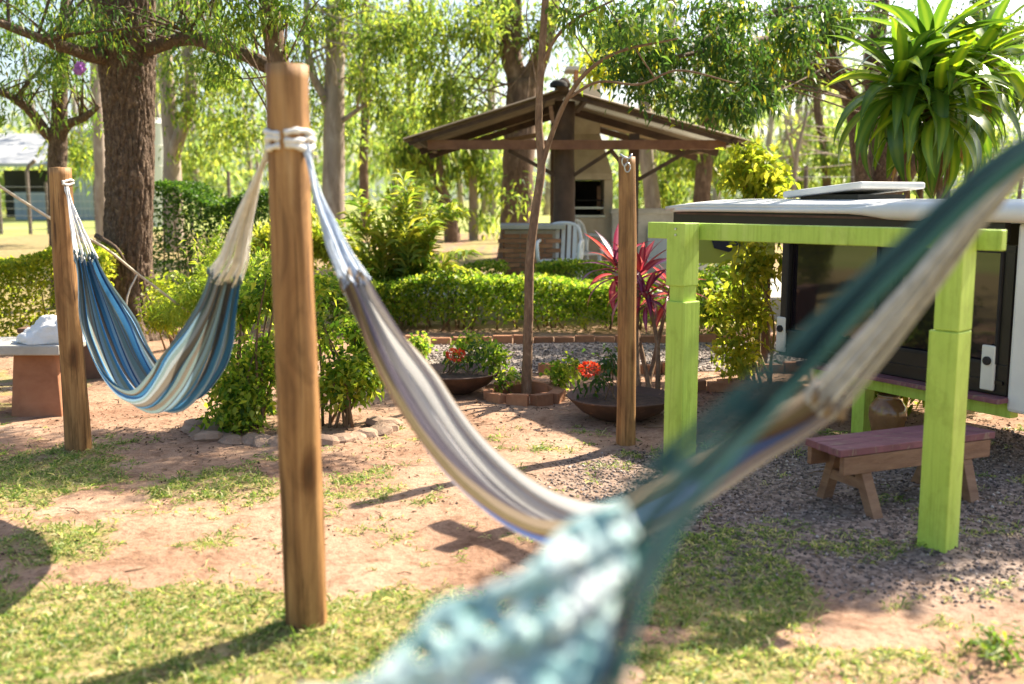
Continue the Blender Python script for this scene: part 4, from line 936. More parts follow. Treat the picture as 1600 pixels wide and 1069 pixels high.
def frond_plant(name, label, base_, fr, mat, seed, leafL=.24, leafW=.03, smat='stem_green', cat='palm'):
    "palm-like clump: every frond (rachis with leaflets) is a part of its own"
    t = thing(name, base_, label, cat); rr = random.Random(seed); rs_ = np.random.default_rng(seed); b0 = Vector(base_)
    for (tx, ty, tz) in fr:
        p0 = b0 + Vector((rr.uniform(-.25, .25), rr.uniform(-.2, .2), .0)); p2 = Vector((tx, ty, tz)); m = p0.lerp(p2, .55) + Vector((0, 0, (p2 - p0).length * .22))
        sp = spline([p0, m, p2], 22); mb = MB().tube(sp, np.linspace(.012, .003, 22), 4)
        A = np.array([v[:] for v in mb.v]); C = []; D = []; Ls = []
        for i in range(7, 22):
            tg = (sp[min(i + 1, 21)] - sp[i - 1]).normalized(); sd = tg.cross(Vector((0, 0, 1))).normalized()
            for s_ in (-1, 1):
                for e in range(2):
                    C.append(sp[i] + tg * .01 * e); D.append(tg * .75 + sd * s_ * (.8 + rr.uniform(-.2, .2)) + Vector((0, 0, rr.uniform(-.1, .25)))); Ls.append(leafL * (1 - .5 * abs(i - 12) / 12) * rr.uniform(.8, 1.1))
        V, Q = leaf_quads(np.array([c[:] for c in C]), np.array([c[:] for c in D]), np.array(Ls), leafW, .35, rs_)
        fq = np.array([f for f in mb.f if len(f) == 4]); np_mesh('frond', np.vstack([A, V]), np.vstack([fq, Q + len(A)]), mat, t)
    return t
d = 12.2; fr = []
rr = random.Random(9)
for i in range(34):
    px = 620 + rr.uniform(-105, 110); py = 345 + abs(px - 620) * .55 + rr.uniform(-70, 40); fr.append(P(px, min(py, 425), d + rr.uniform(-.5, .5))[:])
frond_plant('palm_clump', 'bushy palm-like clump with yellowing tips left of the gazebo', (P(620, 430, d).x, d, gz(0, d)), fr, 'leaf_palm', 61, .38, .045)
d = 9.6; fr = [P(px, py, d)[:] for px, py in ((255, 460), (280, 430), (310, 415), (338, 372), (352, 345), (400, 400), (415, 425), (360, 420), (300, 450), (330, 400), (390, 380), (270, 470))]
frond_plant('fern_clump', 'light green ferny plant beside the tall hedge', (P(335, 500, d).x, d, 0), fr, 'leaf_feather', 62, .2, .02, cat='fern')
shrub('young_bush', 'pale bushy growth between the fern and the leaning tree', (P(440, 400, 12).x, 12, gz(0, 12)), [blob(455, 390, 12, 60, 40, .5), blob(495, 365, 12.2, 35, 35, .4)], 220, 14, .09, .032, 'leaf_hedge_gold', 35, 8)
d = 8.1
shrub('climbing_shrub', 'yellow-green leafy climber on thin canes beside the dark panel', G(1182, 597), [blob(1180, 470, d, 32, 60, .25), blob(1160, 540, d, 34, 40, .25), blob(1195, 400, d, 26, 40, .2), blob(1150, 470, d, 24, 40, .2), blob(1165, 420, d, 20, 30, .2)], 135, 11, .075, .038, 'leaf_hedge_gold', 36, 16, .07, r=.014, smat='stem_green')
shrub('yellow_bush', 'tall bright yellow-leaved bush showing above the camper roof', (P(1195, 400, 9.9).x, 9.9, 0), [blob(1195, 285, 9.9, 34, 22, .25), blob(1192, 252, 9.9, 36, 24, .25), blob(1180, 330, 9.9, 24, 30, .2), blob(1150, 275, 9.9, 14, 10, .15)], 120, 12, .10, .05, 'leaf_hedge_gold', 45, 7, .07, r=.018)
shrub('path_bush', 'dark leafy bush across the path beside the red cordyline', (P(1120, 500, 10.9).x, 10.9, 0), [blob(1120, 455, 10.9, 50, 40, .4), blob(1105, 500, 10.9, 40, 26, .3), blob(1150, 420, 10.9, 40, 30, .3)], 200, 14, .075, .035, 'leaf_hedge', 37, 8)
for i, (px, py, r_, lab) in enumerate(((742, 560, 26, 'small upright seedling between the rusty bowls, left of the slender tree'), (880, 590, 24, 'small leafy plant between the slender tree and the right rusty bowl'), (790, 590, 26, 'low leafy plant against the slender tree'), (655, 545, 20, 'low green plant at the path edge left of the left rusty bowl'))):
    b = G(px, py + 25); shrub('garden_plant', lab, b, [blob(px, py - 10, b.y, r_, r_ * 1.1, .12)], 26, 12, .06, .028, 'leaf_hedge', 140 + i, 5, .04, cat='plant', r=.006)
b = P(1480, 615, 7.3); b.z = 0
shrub('ground_cover', 'sunlit yellow-green leaves on the earth behind the green frame', b, [(tuple(b + Vector((0, 0, .15))), (.9, .4, .16)), (tuple(b + Vector((-.55, .2, .2))), (.4, .3, .2))], 170, 12, .07, .035, 'leaf_hedge_gold', 38, 6)
shrub('weed', 'small green weed on the bare earth at lower right', G(1350, 995 + 25) + Vector((.55, .05, 0)), [((G(1560, 1030).x, G(1560, 1030).y, .04), (.09, .08, .03))], 18, 8, .05, .014, 'leaf_mid', 39, 3, .03, cat='plant', r=.003)

# strap-leaved plants: every leaf a part
def strap_mesh(name, L, W, curl, mat, fold=.25, n=9):
    vs = []; uv = []; fs = []; x = z = 0; a = 0
    for i in range(n + 1):
        t = i / n; wd = W * (.35 + 1.1 * math.sin(math.pi * min(1, t * .92 + .08)) ** .8) * (1 - t ** 6); wd = max(wd * .6, .001)
        vs += [(x, -wd, z + wd * fold), (x, 0, z), (x, wd, z + wd * fold)]; uv += [(0, t), (.5, t), (1, t)]
        a = -curl * (t + .06) ** 1.3; x += L / n * math.cos(a); z += L / n * math.sin(a)
    for i in range(n):
        k = i * 3; fs += [(k, k + 1, k + 4, k + 3), (k + 1, k + 2, k + 5, k + 4)]
    me = bpy.data.meshes.new(name); me.from_pydata(vs, [], fs); l = me.uv_layers.new(name='UVMap')
    for p in me.polygons:
        p.use_smooth = True
        for li in p.loop_indices: l.data[li].uv = uv[me.loops[li].vertex_index]
    me.materials.append(MATS[mat]); return me
def rosette(t, c, n, meshes, seed, lo, hi, scale=1.0):
    rr = random.Random(seed)
    for i in range(n):
        f = i / n; el = lo + (hi - lo) * (1 - f) ** .8 + rr.uniform(-.12, .12); az = i * 2.39996 + rr.uniform(-.2, .2)
        me = meshes[min(len(meshes) - 1, int(f * len(meshes)))]
        o = bpy.data.objects.new('leaf', me); COL.objects.link(o); o.parent = t
        s_ = scale * rr.uniform(.8, 1.15)
        o.matrix_local = Matrix.Translation(Vector(c) - org(t) + Vector((0, 0, -.22 * f * scale))) @ Matrix.Rotation(az, 4, 'Z') @ Matrix.Rotation(-el, 4, 'Y') @ Matrix.Rotation(rr.uniform(-.35, .35), 4, 'X') @ Matrix.Scale(s_, 4)
def dracaena():
    d = 8.6; b = Vector((P(1450, 300, d).x, d, 0))
    t = thing('dracaena', b, 'large dracaena with drooping yellow-edged strap leaves at upper right', 'dracaena')
    ms = [strap_mesh('strap', .82, .070, c, 'strap_green') for c in (.9, 1.2, 1.5, 1.7, 1.8)]
    dead = [strap_mesh('strap_dead', .6, .045, .5, 'strap_dead')]
    heads = [(1455, 75, d, 62, 1.0), (1510, 120, d + .3, 46, .95), (1405, 120, d - .15, 46, .95), (1470, 150, d - .25, 44, .9), (1545, 70, d + .5, 30, .95)]
    for i, (px, py, dd, n_, sc) in enumerate(heads):
        c = P(px, py, dd); rosette(t, c, n_, ms, 200 + i, -.95, 1.05, sc)
        rosette(t, c - Vector((0, 0, .2)), 4, dead, 260 + i, -1.45, -1.2, .8)
        p0 = b + Vector(((i - 2) * .09, (i % 3) * .08, 0))
        MB().tube(spline([p0, p0.lerp(c, .5) + Vector((.03, 0, 0)), c - Vector((0, 0, .02))], 12), np.linspace(.035, .022, 12), 8, .1).build('stem', 'bark_slender', t, sm=True)
dracaena()
def cordyline():
    d = 7.9; b = Vector((P(1006, 600, d).x, d - .3, 0.0))
    t = thing('cordyline', b, 'magenta and crimson cordyline behind the short hammock post', 'cordyline')
    ms = [strap_mesh('strap_red', .46, .042, c, 'strap_magenta') for c in (.4, .7, 1.1, 1.5)]
    for i, (px, py, dd, n_, sc) in enumerate(((1000, 420, d, 30, .85), (1050, 440, d + .25, 22, .75), (962, 405, d + .1, 20, .8), (1010, 455, d - .15, 16, .6))):
        c = P(px, py, dd); rosette(t, c, n_, ms, 300 + i, -.6, 1.05, sc)
        p0 = b + Vector(((i - 1.5) * .05, .02 * i, 0)); MB().tube(spline([p0, p0.lerp(c, .5) + Vector((.02 * (i - 1), 0, 0)), c], 10), np.linspace(.022, .013, 10), 7, .12).build('stem', 'bark_slender', t, sm=True)
cordyline()

# rusty bowls with soil and red flowers
def bowl(px, py, wpx, label, seed, fpx, fpy, flab):
    c = G(px, py); d = c.y; r_ = wpx / 2 * d / FPX
    t = thing('rusty_bowl', c, label, 'planter', 'rusty bowl planters along the path')
    prof = [(r_ * .3, -.02), (r_ * .34, -.01), (r_ * .75, .065), (r_, .155), (r_ * 1.02, .162), (r_ * .99, .168), (r_ * .73, .10), (r_ * .2, .03), (0.001, .025)]
    MB().lathe(c, prof, 40, .012).build('bowl', 'rust_metal', t, sm=True)
    MB().lathe(c, [(r_ * .88, .125), (r_ * .6, .14), (r_ * .3, .135), (.001, .145)], 24, .03).build('soil', 'pot_soil', t, sm=True)
    b = c + Vector((0, 0, .13)); fc = P(fpx, fpy, d - .08)
    s_ = shrub('flowering_plant', flab, b, [((fc.x + .03, d + .04, fc.z - .09), (.13, .08, .06)), ((fc.x + .14, d + .06, fc.z + .0), (.07, .08, .07))], 15, 10, .06, .024, 'leaf_dark', seed, 7, .035, cat='flower', r=.005)
    V = []; rs_ = np.random.default_rng(seed); m = 130
    u = norm(rs_.normal(size=(m, 3))); C = np.array(fc[:]) + u * np.array([.06, .045, .036])
    vv, qq = leaf_quads(C, u + np.array([0, 0, .5]), .026, .02, .1, rs_); np_mesh('flower_head', vv, qq, 'flower_red', s_)
bowl(708, 612, 150, 'rusty shallow bowl planter left of the slender tree', 401, 712, 554, 'red-flowered plant growing in the left rusty bowl')
bowl(970, 655, 172, 'rusty shallow bowl planter behind the short hammock post', 402, 921, 577, 'red-flowered plant growing in the right rusty bowl')
# brick ring of the slender tree, stones round the shrub bed
def brick_ring(cx, cy, r_, n, label, name, mat, size, cat, a0=0, a1=6.283, jit=.1, par=None, ry=None):
    t = thing(name, (cx, cy, 0), label, cat); p = None
    for i in range(n):
        a = a0 + (a1 - a0) * (i + .5) / n
        if p is None:
            if mat == 'rock':
                m = MB(); rr = random.Random(5); ic = []
                for zz, rad, k in ((-.5, .6, 6), (-.1, 1, 8), (.3, .85, 8), (.52, .4, 6)):
                    pass
                m.lathe(org(t), [(.35 * size[0], -.5 * size[2]), (.52 * size[0], -.2 * size[2]), (.5 * size[0], .2 * size[2]), (.3 * size[0], .46 * size[2]), (.001, .5 * size[2])], 9, .22)
                o = m.build('stone', mat, t); p = o
            else:
                o = MB().box(org(t), size).build('brick', mat, t, bev=.006); p = o
        else:
            o = p.copy(); COL.objects.link(o); o.name = 'stone' if mat == 'rock' else 'brick'
        o.location = (math.cos(a) * r_, math.sin(a) * (ry or r_), size[2] * random.uniform(.25, .42))
        o.rotation_euler = (random.uniform(-jit, jit), random.uniform(-jit, jit), a + math.pi / 2 + random.uniform(-jit, jit))
        sc = random.uniform(.85, 1.2); o.scale = (sc, random.uniform(.8, 1.15), random.uniform(.85, 1.2))
        if mat == 'rock':
            o.scale = (random.uniform(.7, 1.25), random.uniform(.7, 1.2), random.uniform(.5, .8)); o.location.z = random.uniform(-.01, .012)
            o.location.x += random.uniform(-.03, .03); o.location.y += random.uniform(-.03, .03); o.rotation_euler.z += random.uniform(-.4, .4)
    return t
c = G(818, 622); brick_ring(c.x, c.y, .26, 9, 'ring of terracotta bricks round the foot of the slender tree', 'brick_ring', 'brick', (.17, .08, .09), 'edging')
c = G(460, 668); brick_ring(c.x, c.y - .02, .60, 22, 'border of rough tan stones round the shrub bed behind the tall post', 'stone_border', 'rock', (.21, .13, .12), 'edging', R(165), R(385), .3, ry=.42)
c = G(1125, 612); t = thing('brick_stack', (c.x, c.y, 0), 'few loose bricks lying by the path behind the green frame', 'bricks')
for i, (dx, dy, rz) in enumerate(((0, 0, .1), (.2, .03, -.1), (-.2, .05, .5), (.1, .12, .3))):
    MB().box((c.x + dx, c.y + dy, .04), (.19, .09, .075), (Vector((math.cos(rz), math.sin(rz), 0)), Vector((-math.sin(rz), math.cos(rz), 0)), Vector((0, 0, 1)))).build('brick', 'brick', t, bev=.005)

# ------------------------------------------------------------------ concrete bench, bundle, ropes (left)
def left_bench():
    d = 6.95; z = .50; x1 = P(92, 530, d).x; x0 = x1 - 1.5
    t = thing('concrete_bench', ((x0 + x1) / 2, d + .2, 0), 'concrete bench slab on brown blocks behind the leftmost post', 'bench')
    MB().box(((x0 + x1) / 2, d + .22, z - .035), (x1 - x0, .46, .07)).build('slab', 'concrete', t, bev=.012)
    for xa, w_ in ((P(8, 0, d).x, .36), (x0 + .25, .3)):
        MB().box((xa, d + .22, (z - .07) / 2 - .02), (w_, .34, z - .07 + .04 - .003), None, .82).build('leg', 'terracotta_block', t, bev=.01)
    a = P(52, 600, 8.6).x; b = P(190, 600, 8.4).x
    t = thing('low_wall', ((a + b) / 2, 8.5, 0), 'low brown wall in shade behind the leftmost hammock post', 'wall')
    MB().box(((a + b) / 2, 8.5, .19), (b - a, .14, .40)).build('wall', 'brown_wall', t, bev=.015)
    MB().box(((a + b) / 2, 8.5, .41), (b - a + .04, .18, .04)).build('coping', 'brown_wall', t, bev=.01)
    # crumpled white bundle
    c = P(62, 522, d) + Vector((0, .2, 0)); c.z = z
    vs = []; n, m = 40, 16
    for i in range(m + 1):
        ph = i / m * math.pi / 2
        for j in range(n):
            th = 2 * math.pi * j / n; r1 = math.cos(ph); q = Vector((math.cos(th) * r1, math.sin(th) * r1, math.sin(ph)))
            f = 1 + .22 * mn.noise(q * 2.2) + .16 * abs(mn.noise(q * 5 + Vector((3, 0, 0)))) + .07 * mn.noise(q * 11)
            vs.append(c + Vector((q.x * .25 * f, q.y * .17 * f, max(0, q.z) * (.17 + .08 * q.x) * f + .003)))
    MBo = MB().add(vs, [(i * n + j, i * n + (j + 1) % n, (i + 1) * n + (j + 1) % n, (i + 1) * n + j) for i in range(m) for j in range(n)])
    tag(MBo.build('cloth_bundle', 'white_cloth', None, c, sm=True), 'crumpled white cloth bundle lying on the concrete bench', 'cloth')
left_bench()
def ropes():
    a = P(-30, 272, 7.4); b = P(215, 428, 8.6); c = P(300, 492, 9.0)
    tag(MB().tube(spline([a, P(80, 342, 7.9), P(160, 385, 8.3), b, c], 30), .011, 6).build('guy_rope', 'rope', None, c, sm=True), 'pale slack rope running down behind the blue hammock', 'rope')
    tag(MB().tube(spline([b, P(198, 470, 8.5), P(200, 545, 8.5)], 10), .008, 6).build('hanging_cord', 'rope', None, b, sm=True), 'thin cord hanging straight down before the big trunk', 'cord')
    tag(MB().tube(spline([P(150, 368, 10.6), P(182, 388, 10.5), P(196, 412, 10.5)], 8), [.03, .028, .026, .022, .02, .018, .016, .012], 6, .2).build('dead_branch', 'bark_dark', None, P(196, 412, 10.5), sm=True), 'broken dead stub jutting left from the big trunk', 'branch')
ropes()

# ------------------------------------------------------------------ hammock posts
def hpost(name, label, bx, by, tx, ty, wb, wt, seed, lean=0):
    b = G(bx, by); d = b.y; tp = P(tx, ty, d + lean); n = 40; m = 46; vs = []
    for i in range(m + 1):
        t = i / m; c = Vector((b.x, d, -.25)).lerp(tp, t); r = (wb * (1 - t) + wt * t) / 2
        c += Vector((mn.noise(Vector((seed, t * 2.2, 0))) * .012, 0, 0))
        for j in range(n):
            th = 2 * math.pi * j / n; q = Vector((math.cos(th), math.sin(th), 0))
            f = 1 + .085 * mn.noise(Vector((q.x * 1.6 + seed, q.y * 1.6, c.z * 1.3))) + .03 * mn.noise(Vector((q.x * 3 + seed, q.y * 3, c.z * 4))) + .02 * mn.noise(Vector((q.x * 5 + seed, q.y * 5, c.z * 1.2)))
            # a knot swelling here and there and one long drying crack
            f += .05 * max(0, mn.noise(Vector((q.x * 2.5, q.y * 2.5, c.z * 5 + seed))) - .35)
            crack = abs(((th - (4.3 + .12 * math.sin(c.z * 3 + seed)) + math.pi) % (2 * math.pi)) - math.pi)
            if crack < .06: f -= .05
            vs.append(c + q * r * f)
    k = len(vs); vs.append(tp + Vector((0, 0, .004)))
    fs = [(i * n + j, i * n + (j + 1) % n, (i + 1) * n + (j + 1) % n, (i + 1) * n + j) for i in range(m) for j in range(n)] + [(m * n + j, m * n + (j + 1) % n, k) for j in range(n)]
    t = thing(name, b, label, 'post', 'wooden hammock posts')
    MB().add(vs, fs).build('pole', 'post_wood', t, sm=False).data.polygons.foreach_set('use_smooth', [True] * (m * n) + [False] * n)
    return t, b, tp
tallp, tb, tt = hpost('hammock_post', 'tall brown wooden post in front carrying two hammocks', 481, 985, 447, 102, .150, .132, 1)
leftp, lb, lt = hpost('hammock_post', 'leftmost brown wooden post leaning slightly, holding the blue hammock', 122, 708, 93, 262, .150, .118, 5)
midp, mb_, mt = hpost('hammock_post', 'short light brown post with an empty hook, before the cordyline', 980, 698, 980, 245, .122, .100, 9)
rb = Vector((1.08, 1.62, 0))
rt_post = thing('hammock_post', rb, 'wooden post just beyond the right edge holding two hammocks', 'post', 'wooden hammock posts')
MB().tube([rb - Vector((0, 0, .25)), rb + Vector((.0, 0, .9)), rb + Vector((.01, 0, 2.0))], [.075, .07, .066], 24, .05, seed=4).build('pole', 'post_wood', rt_post, sm=True)
# hook with a loop of chain on the short post
for s_ in (0, 1):
    c = mt + Vector((-.02 + s_ * .015, -.058, -.03 - s_ * .035))
    pts = [c + Vector((math.cos(a) * .016, -.006 * s_, math.sin(a) * .026)) for a in np.linspace(0, 2 * math.pi, 17)]
    MB().tube(pts, .0045, 6).build('chain_link', 'steel', midp, sm=True)
MB().tube(spline([mt + Vector((-.045, -.035, .012)), mt + Vector((-.02, -.062, -.006)), mt + Vector((.005, -.062, -.012)), mt + Vector((.02, -.05, .012))], 12), .007, 6).build('hook', 'steel', midp, sm=True)

# ------------------------------------------------------------------ hammocks
def hammock(name, label, line, q0, q1, W, dep, clothm, cordm, seed, group, nfold=6, amp=.02, nc=30, gather=.4, vflip=False, wfun=None, net=False):
    """line: centre line from anchor to anchor; cloth between fractions u0..u1 of its length"""
    n = 150; L = spline(line, n); h = Vector((line[-1].x - line[0].x, line[-1].y - line[0].y, 0)).normalized()
    Bn = Vector((-h.y, h.x, 0)); ctr = min(L, key=lambda p: p.z)
    t = thing(name, (ctr.x, ctr.y, 0), label, 'hammock', group)
    i0 = min(range(n), key=lambda i: (L[i] - q0).length); i1 = min(range(n), key=lambda i: (L[i] - q1).length); m = 97; vs = []; uv = []; rows = i1 - i0 + 1; ends = []
    for i in range(i0, i1 + 1):
        f = (i - i0) / (i1 - i0); T = (L[min(i + 1, n - 1)] - L[max(i - 1, 0)]).normalized(); Nn = Bn.cross(T)
        if Nn.z < 0 and abs(T.z) < .9: Nn = -Nn
        toC = (ctr + Vector((0, 0, .8)) - L[i]); Nn = Nn if Nn.dot(toC) > 0 else -Nn
        e = min(f, 1 - f); g = gather + (1 - gather) * smooth(0, .22, e); wv = W * g * (wfun(f) if wfun else 1)
        row = []
        for j in range(m):
            v = j / (m - 1); s_ = 2 * v - 1
            ph = seed + 1.2 * math.sin(f * 4 + seed)
            fold = amp * (1.3 - .5 * smooth(0, .3, e)) * (math.sin(nfold * math.pi * s_ + ph) + .45 * math.sin(nfold * 1.73 * math.pi * s_ + 2 + f * 5) + .4 * mn.noise(Vector((s_ * 4, f * 7, seed))))
            b_ = wv * (math.sin(s_ * 1.35) / math.sin(1.35)) + .35 * amp * math.cos(nfold * math.pi * s_ + ph) * g
            nn_ = dep * g * (1 - math.cos(s_ * 1.5)) / (1 - math.cos(1.5)) + fold
            p = L[i] + Bn * b_ + Nn * nn_
            row.append(p); uv.append((f * 3.2, 1 - v if vflip else v))
        vs += row
        if i in (i0, i1): ends.append(row)
    I = np.arange(rows * m).reshape(rows, m); Q = np.stack([I[:-1, :-1], I[:-1, 1:], I[1:, 1:], I[1:, :-1]], -1).reshape(-1, 4)
    if net:
        fi = np.arange(len(Q)); col_ = fi % (m - 1); row_ = fi // (m - 1); Q = Q[(col_ % 4 != 3) | (row_ % 4 == 0) | (row_ < 20)]
    np_mesh('cloth', np.array([p[:] for p in vs]), Q, clothm, t, uv=np.array(uv), smooth_=True)
    rr = random.Random(seed)
    for row, anchor, seg in ((ends[0], L[0], L[1:i0]), (ends[1], L[-1], L[i1 + 1:-1][::-1])):
        cb = MB()
        nc = 46
        for k in range(nc):
            p = row[int(k * (m - 1) / (nc - 1))]; pts = [anchor + Vector((rr.uniform(-.01, .01), rr.uniform(-.01, .01), rr.uniform(-.012, .012)))]
            for q in range(1, 6):
                f = q / 6; c = seg[min(len(seg) - 1, int(f * len(seg)))] if seg else anchor.lerp(p, f)
                off = (p - row[m // 2]); pts.append(c + off * f ** 1.1 + Vector((rr.uniform(-.003, .003),) * 3))
            pts.append(p + (p - pts[-1]).normalized() * .02)
            cb.tube(pts, .0030, 5, cap=False)
        cb.build('suspension_cords', cordm, t, sm=True)
        kb = MB()                                   # tufted knots where cords meet the cloth
        for k in range(14):
            p = row[int((k + .5) * (m - 1) / 14)]; d_ = Vector((rr.uniform(-.012, .012), rr.uniform(-.012, .012), rr.uniform(-.005, .012)))
            kb.tube([p - Vector((0, 0, .016)) + d_ * .3, p + d_, p + Vector((0, 0, .02)) + d_ * 1.4], [.006, .009, .003], 5)
        kb.build('end_knots', clothm, t, sm=True)
    return t, L
def wrap(t, c, r_, z, h, a0, a1, mat, turns=3, thick=.010):
    b = MB()
    for k in range(turns):
        zz = z + (k - (turns - 1) / 2) * h / turns; pts = []
        for a in np.linspace(a0, a1, 22):
            rr_ = r_ + thick * .6 + .004 * math.sin(a * 5 + k); pts.append(c + Vector((math.cos(a) * rr_, math.sin(a) * rr_, zz - c.z + .006 * math.sin(a * 3 + k * 2))))
        b.tube(pts, [thick * (1 + .18 * math.sin(i * 1.3 + k)) for i in range(22)], 8)
    return b.build('rope_wrap', mat, t, sm=True)

# blue hammock from the leftmost post to the tall post
zA = P(0, 285, lb.y).z; A0 = lb.lerp(lt, .93) + Vector((.05, -.04, 0)); A1 = tb.lerp(tt, .86) + Vector((-.075, .02, 0))
pt = lambda px, py: plane_pt(px, py, A0, A1)
lineA = [A0, pt(112, 330), pt(130, 400), pt(148, 465), pt(168, 530), pt(194, 588), pt(228, 630), pt(266, 640), pt(300, 608), pt(326, 556), pt(343, 500), pt(357, 438), pt(384, 330), A1]
hamA, LA = hammock('hammock', 'blue and grey striped hammock hanging between the leftmost and tall posts', lineA, pt(132, 408), pt(358, 436), .145, .115, 'cloth_blue', 'cord_white', 2.0, 'striped hammocks', 5, .022)
c = tb.lerp(tt, .875); wrap(hamA, c, .066, c.z, .07, R(130), R(258), 'cord_white')
c = lb.lerp(lt, .95); wrap(hamA, c, .060, c.z, .03, R(-60), R(40), 'cord_white', 2, .007)
MB().tube(spline([A1 + Vector((-.002, 0, .012)), A1 + Vector((.006, -.015, .03)), tb.lerp(tt, .87) + Vector((-.055, -.05, .0))], 8), .011, 7).build('tie', 'cord_white', hamA, sm=True)
# cream and grey hammock from the tall post towards the right
B0 = tb.lerp(tt, .865) + Vector((.062, -.035, 0)); B1 = rb + Vector((-.07, .0, 1.74))
pt = lambda px, py: plane_pt(px, py, B0, B1)
lineB = [B0, pt(500, 320), pt(548, 440), pt(610, 570), pt(690, 700), pt(780, 790), pt(880, 842), pt(980, 836), pt(1080, 780), pt(1180, 705), pt(1300, 625), pt(1420, 488), pt(1560, 308), B1 + Vector((0, 0, .03))]
hamB, LB_ = hammock('hammock', 'cream, grey and orange striped hammock slung right from the tall post', lineB, pt(550, 445), pt(1300, 625), .092, .06, 'cloth_multi', 'cord_blue', 4.4, 'striped hammocks', 5, .018, 30, .42)
for o in hamB.children:
    if o.name.startswith('suspension_cords') and (o.data.vertices[0].co + org(hamB)).x > .3: o.data.materials[0] = MATS['cord_grey']
c = tb.lerp(tt, .875); wrap(hamB, c, .066, c.z + .001, .07, R(272), R(420), 'cord_white')
# out-of-focus teal hammock close to the camera, with its crocheted edge
C0 = rb + Vector((-.075, -.02, 1.66))
lineC = [C0, P(1600, 248, 1.40), P(1400, 424, 1.25), P(1205, 625, 1.12), P(1075, 758, 1.02), P(975, 890, .95), P(905, 1060, .88), P(760, 1350, .80), Vector((-.22, .5, .42)), Vector((-.45, .0, .5)), Vector((-.7, -.6, .95)), Vector((-.9, -1.1, 1.7))]
hamC, LC = hammock('hammock', 'blurred teal hammock crossing close in front of the camera', lineC, P(1690, 170, 1.47), Vector((-.75, -.75, 1.1)), .016, .018, 'cloth_teal', 'cord_grey', 7.0, 'striped hammocks', 4, .010, 24, .8, wfun=lambda f: .9 + 2.3 * smooth(.12, .36, f), net=True)
lp = thing('hammock_post', (-.95, -1.18, 0), 'wooden post behind the camera holding the teal hammock', 'post', 'wooden hammock posts')
MB().tube([(-.97, -1.22, -.2), (-.97, -1.22, .9), (-.97, -1.22, 2.0)], .07, 20, .05).build('pole', 'post_wood', lp, sm=True)
def fringe():
    e1 = spline([P(968, 800, .98), P(880, 850, .95), P(740, 945, .90), P(545, 1072, .84), P(380, 1180, .79), P(250, 1300, .75)], 22)
    e2 = spline([P(985, 842, .99), P(962, 900, .95), P(945, 985, .905), P(915, 1080, .875), P(870, 1200, .83), P(800, 1340, .79)], 22)
    rr = random.Random(12); ns = 7; b = MB(); k2 = MB()
    def pt(i, s_):
        p = e1[i].lerp(e2[i], s_); p = p + Vector((0, 1, .3)) * .015 * math.sin(i * .9 + s_ * 9); return p
    for j in range(ns):
        s_ = j / (ns - 1); r_ = .0075
        b.tube([pt(i, s_) + Vector((rr.uniform(-.003, .003), rr.uniform(-.003, .003), rr.uniform(-.003, .003))) for i in range(22)], [r_ * rr.uniform(.8, 1.5) for i in range(22)], 7)
    for i in range(22):
        b.tube([pt(i, q / 8) for q in range(9)], [.0075 * rr.uniform(.8, 1.4) for q in range(9)], 7)
    for i in range(0, 22):
        for j in range(ns - 1):
            if rr.random() < .5:
                c = pt(i, (j + .5) / (ns - 1)); r_ = .012 * rr.uniform(.7, 1.3) * (.5 + i / 18)
                k2.lathe(c - Vector((0, 0, r_)), [(.001, 0), (r_ * .9, r_ * .5), (r_, r_), (r_ * .8, r_ * 1.6), (.001, r_ * 2)], 8, .1)
    b.build('crochet_edge', 'lace', hamC, sm=True); k2.build('crochet_tufts', 'lace', hamC, sm=True)
fringe()

# ------------------------------------------------------------------ green frame
def green_frame():
    pl = G(1060, 757); pr = G(1467, 862); bd = (pr - pl).normalized(); nn_ = Vector((bd.y, -bd.x, 0))
    if nn_.y > 0: nn_ = -nn_
    zt = 1.375; up = Vector((0, 0, 1)); ax = (bd, nn_, up)
    t = thing('green_pergola', (pl + pr) / 2, 'lime green painted timber pergola of two posts and a top beam', 'pergola')
    w_ = .115
    # left post: core, boards above and below a notch
    def post(p, segs):
        po = MB().box((p.x, p.y, (zt - .02) / 2 - .1), (w_ * .80, w_ * .92, zt + .2 - .024), ax).build('post', 'green_paint', t, bev=.004)
        for z0, z1, wx, off in segs:
            MB().box(Vector((p.x, p.y, (z0 + z1) / 2)) + bd * off + nn_ * .004, (wx, w_ + .01, z1 - z0), ax).build('cover_board', 'green_paint', po, bev=.005)
    zn0 = P(0, 470, pl.y).z; zn1 = P(0, 446, pl.y).z
    post(pl, [(-.1, zn0, w_ + .006, .006), (zn1, zt, w_ - .002, -.004)])
    zn = P(0, 516, pr.y).z
    post(pr, [(-.1, zn, w_ + .010, -.006), (zn + .003, zt, w_ - .008, .003)])
    a = pl - bd * .30; b = pr + bd * .15
    off = -nn_ * (w_ / 2 + .034)
    MB().bar(Vector((a.x, a.y, zt - .045)) + off, Vector((b.x, b.y, zt - .045)) + off, .05, .085).build('beam', 'green_paint', t, bev=.005)
    for p in (pl, pr):
        for z in (zt - .03, zt - .06):
            q = Vector((p.x, p.y, z)) + nn_ * (w_ / 2 + .01); MB().tube([q, q + nn_ * .006], .006, 8).build('bolt', 'steel', t)
    # swing-seat hook on the beam
    q = pl.lerp(pr, .86) + off; MB().tube(spline([Vector((q.x, q.y, zt)), Vector((q.x, q.y, zt + .03)), Vector((q.x + .03, q.y - .03, zt + .035)), Vector((q.x + .04, q.y - .04, zt + .01))], 8), .008, 6).build('hook', 'soot', t, sm=True)
green_frame()
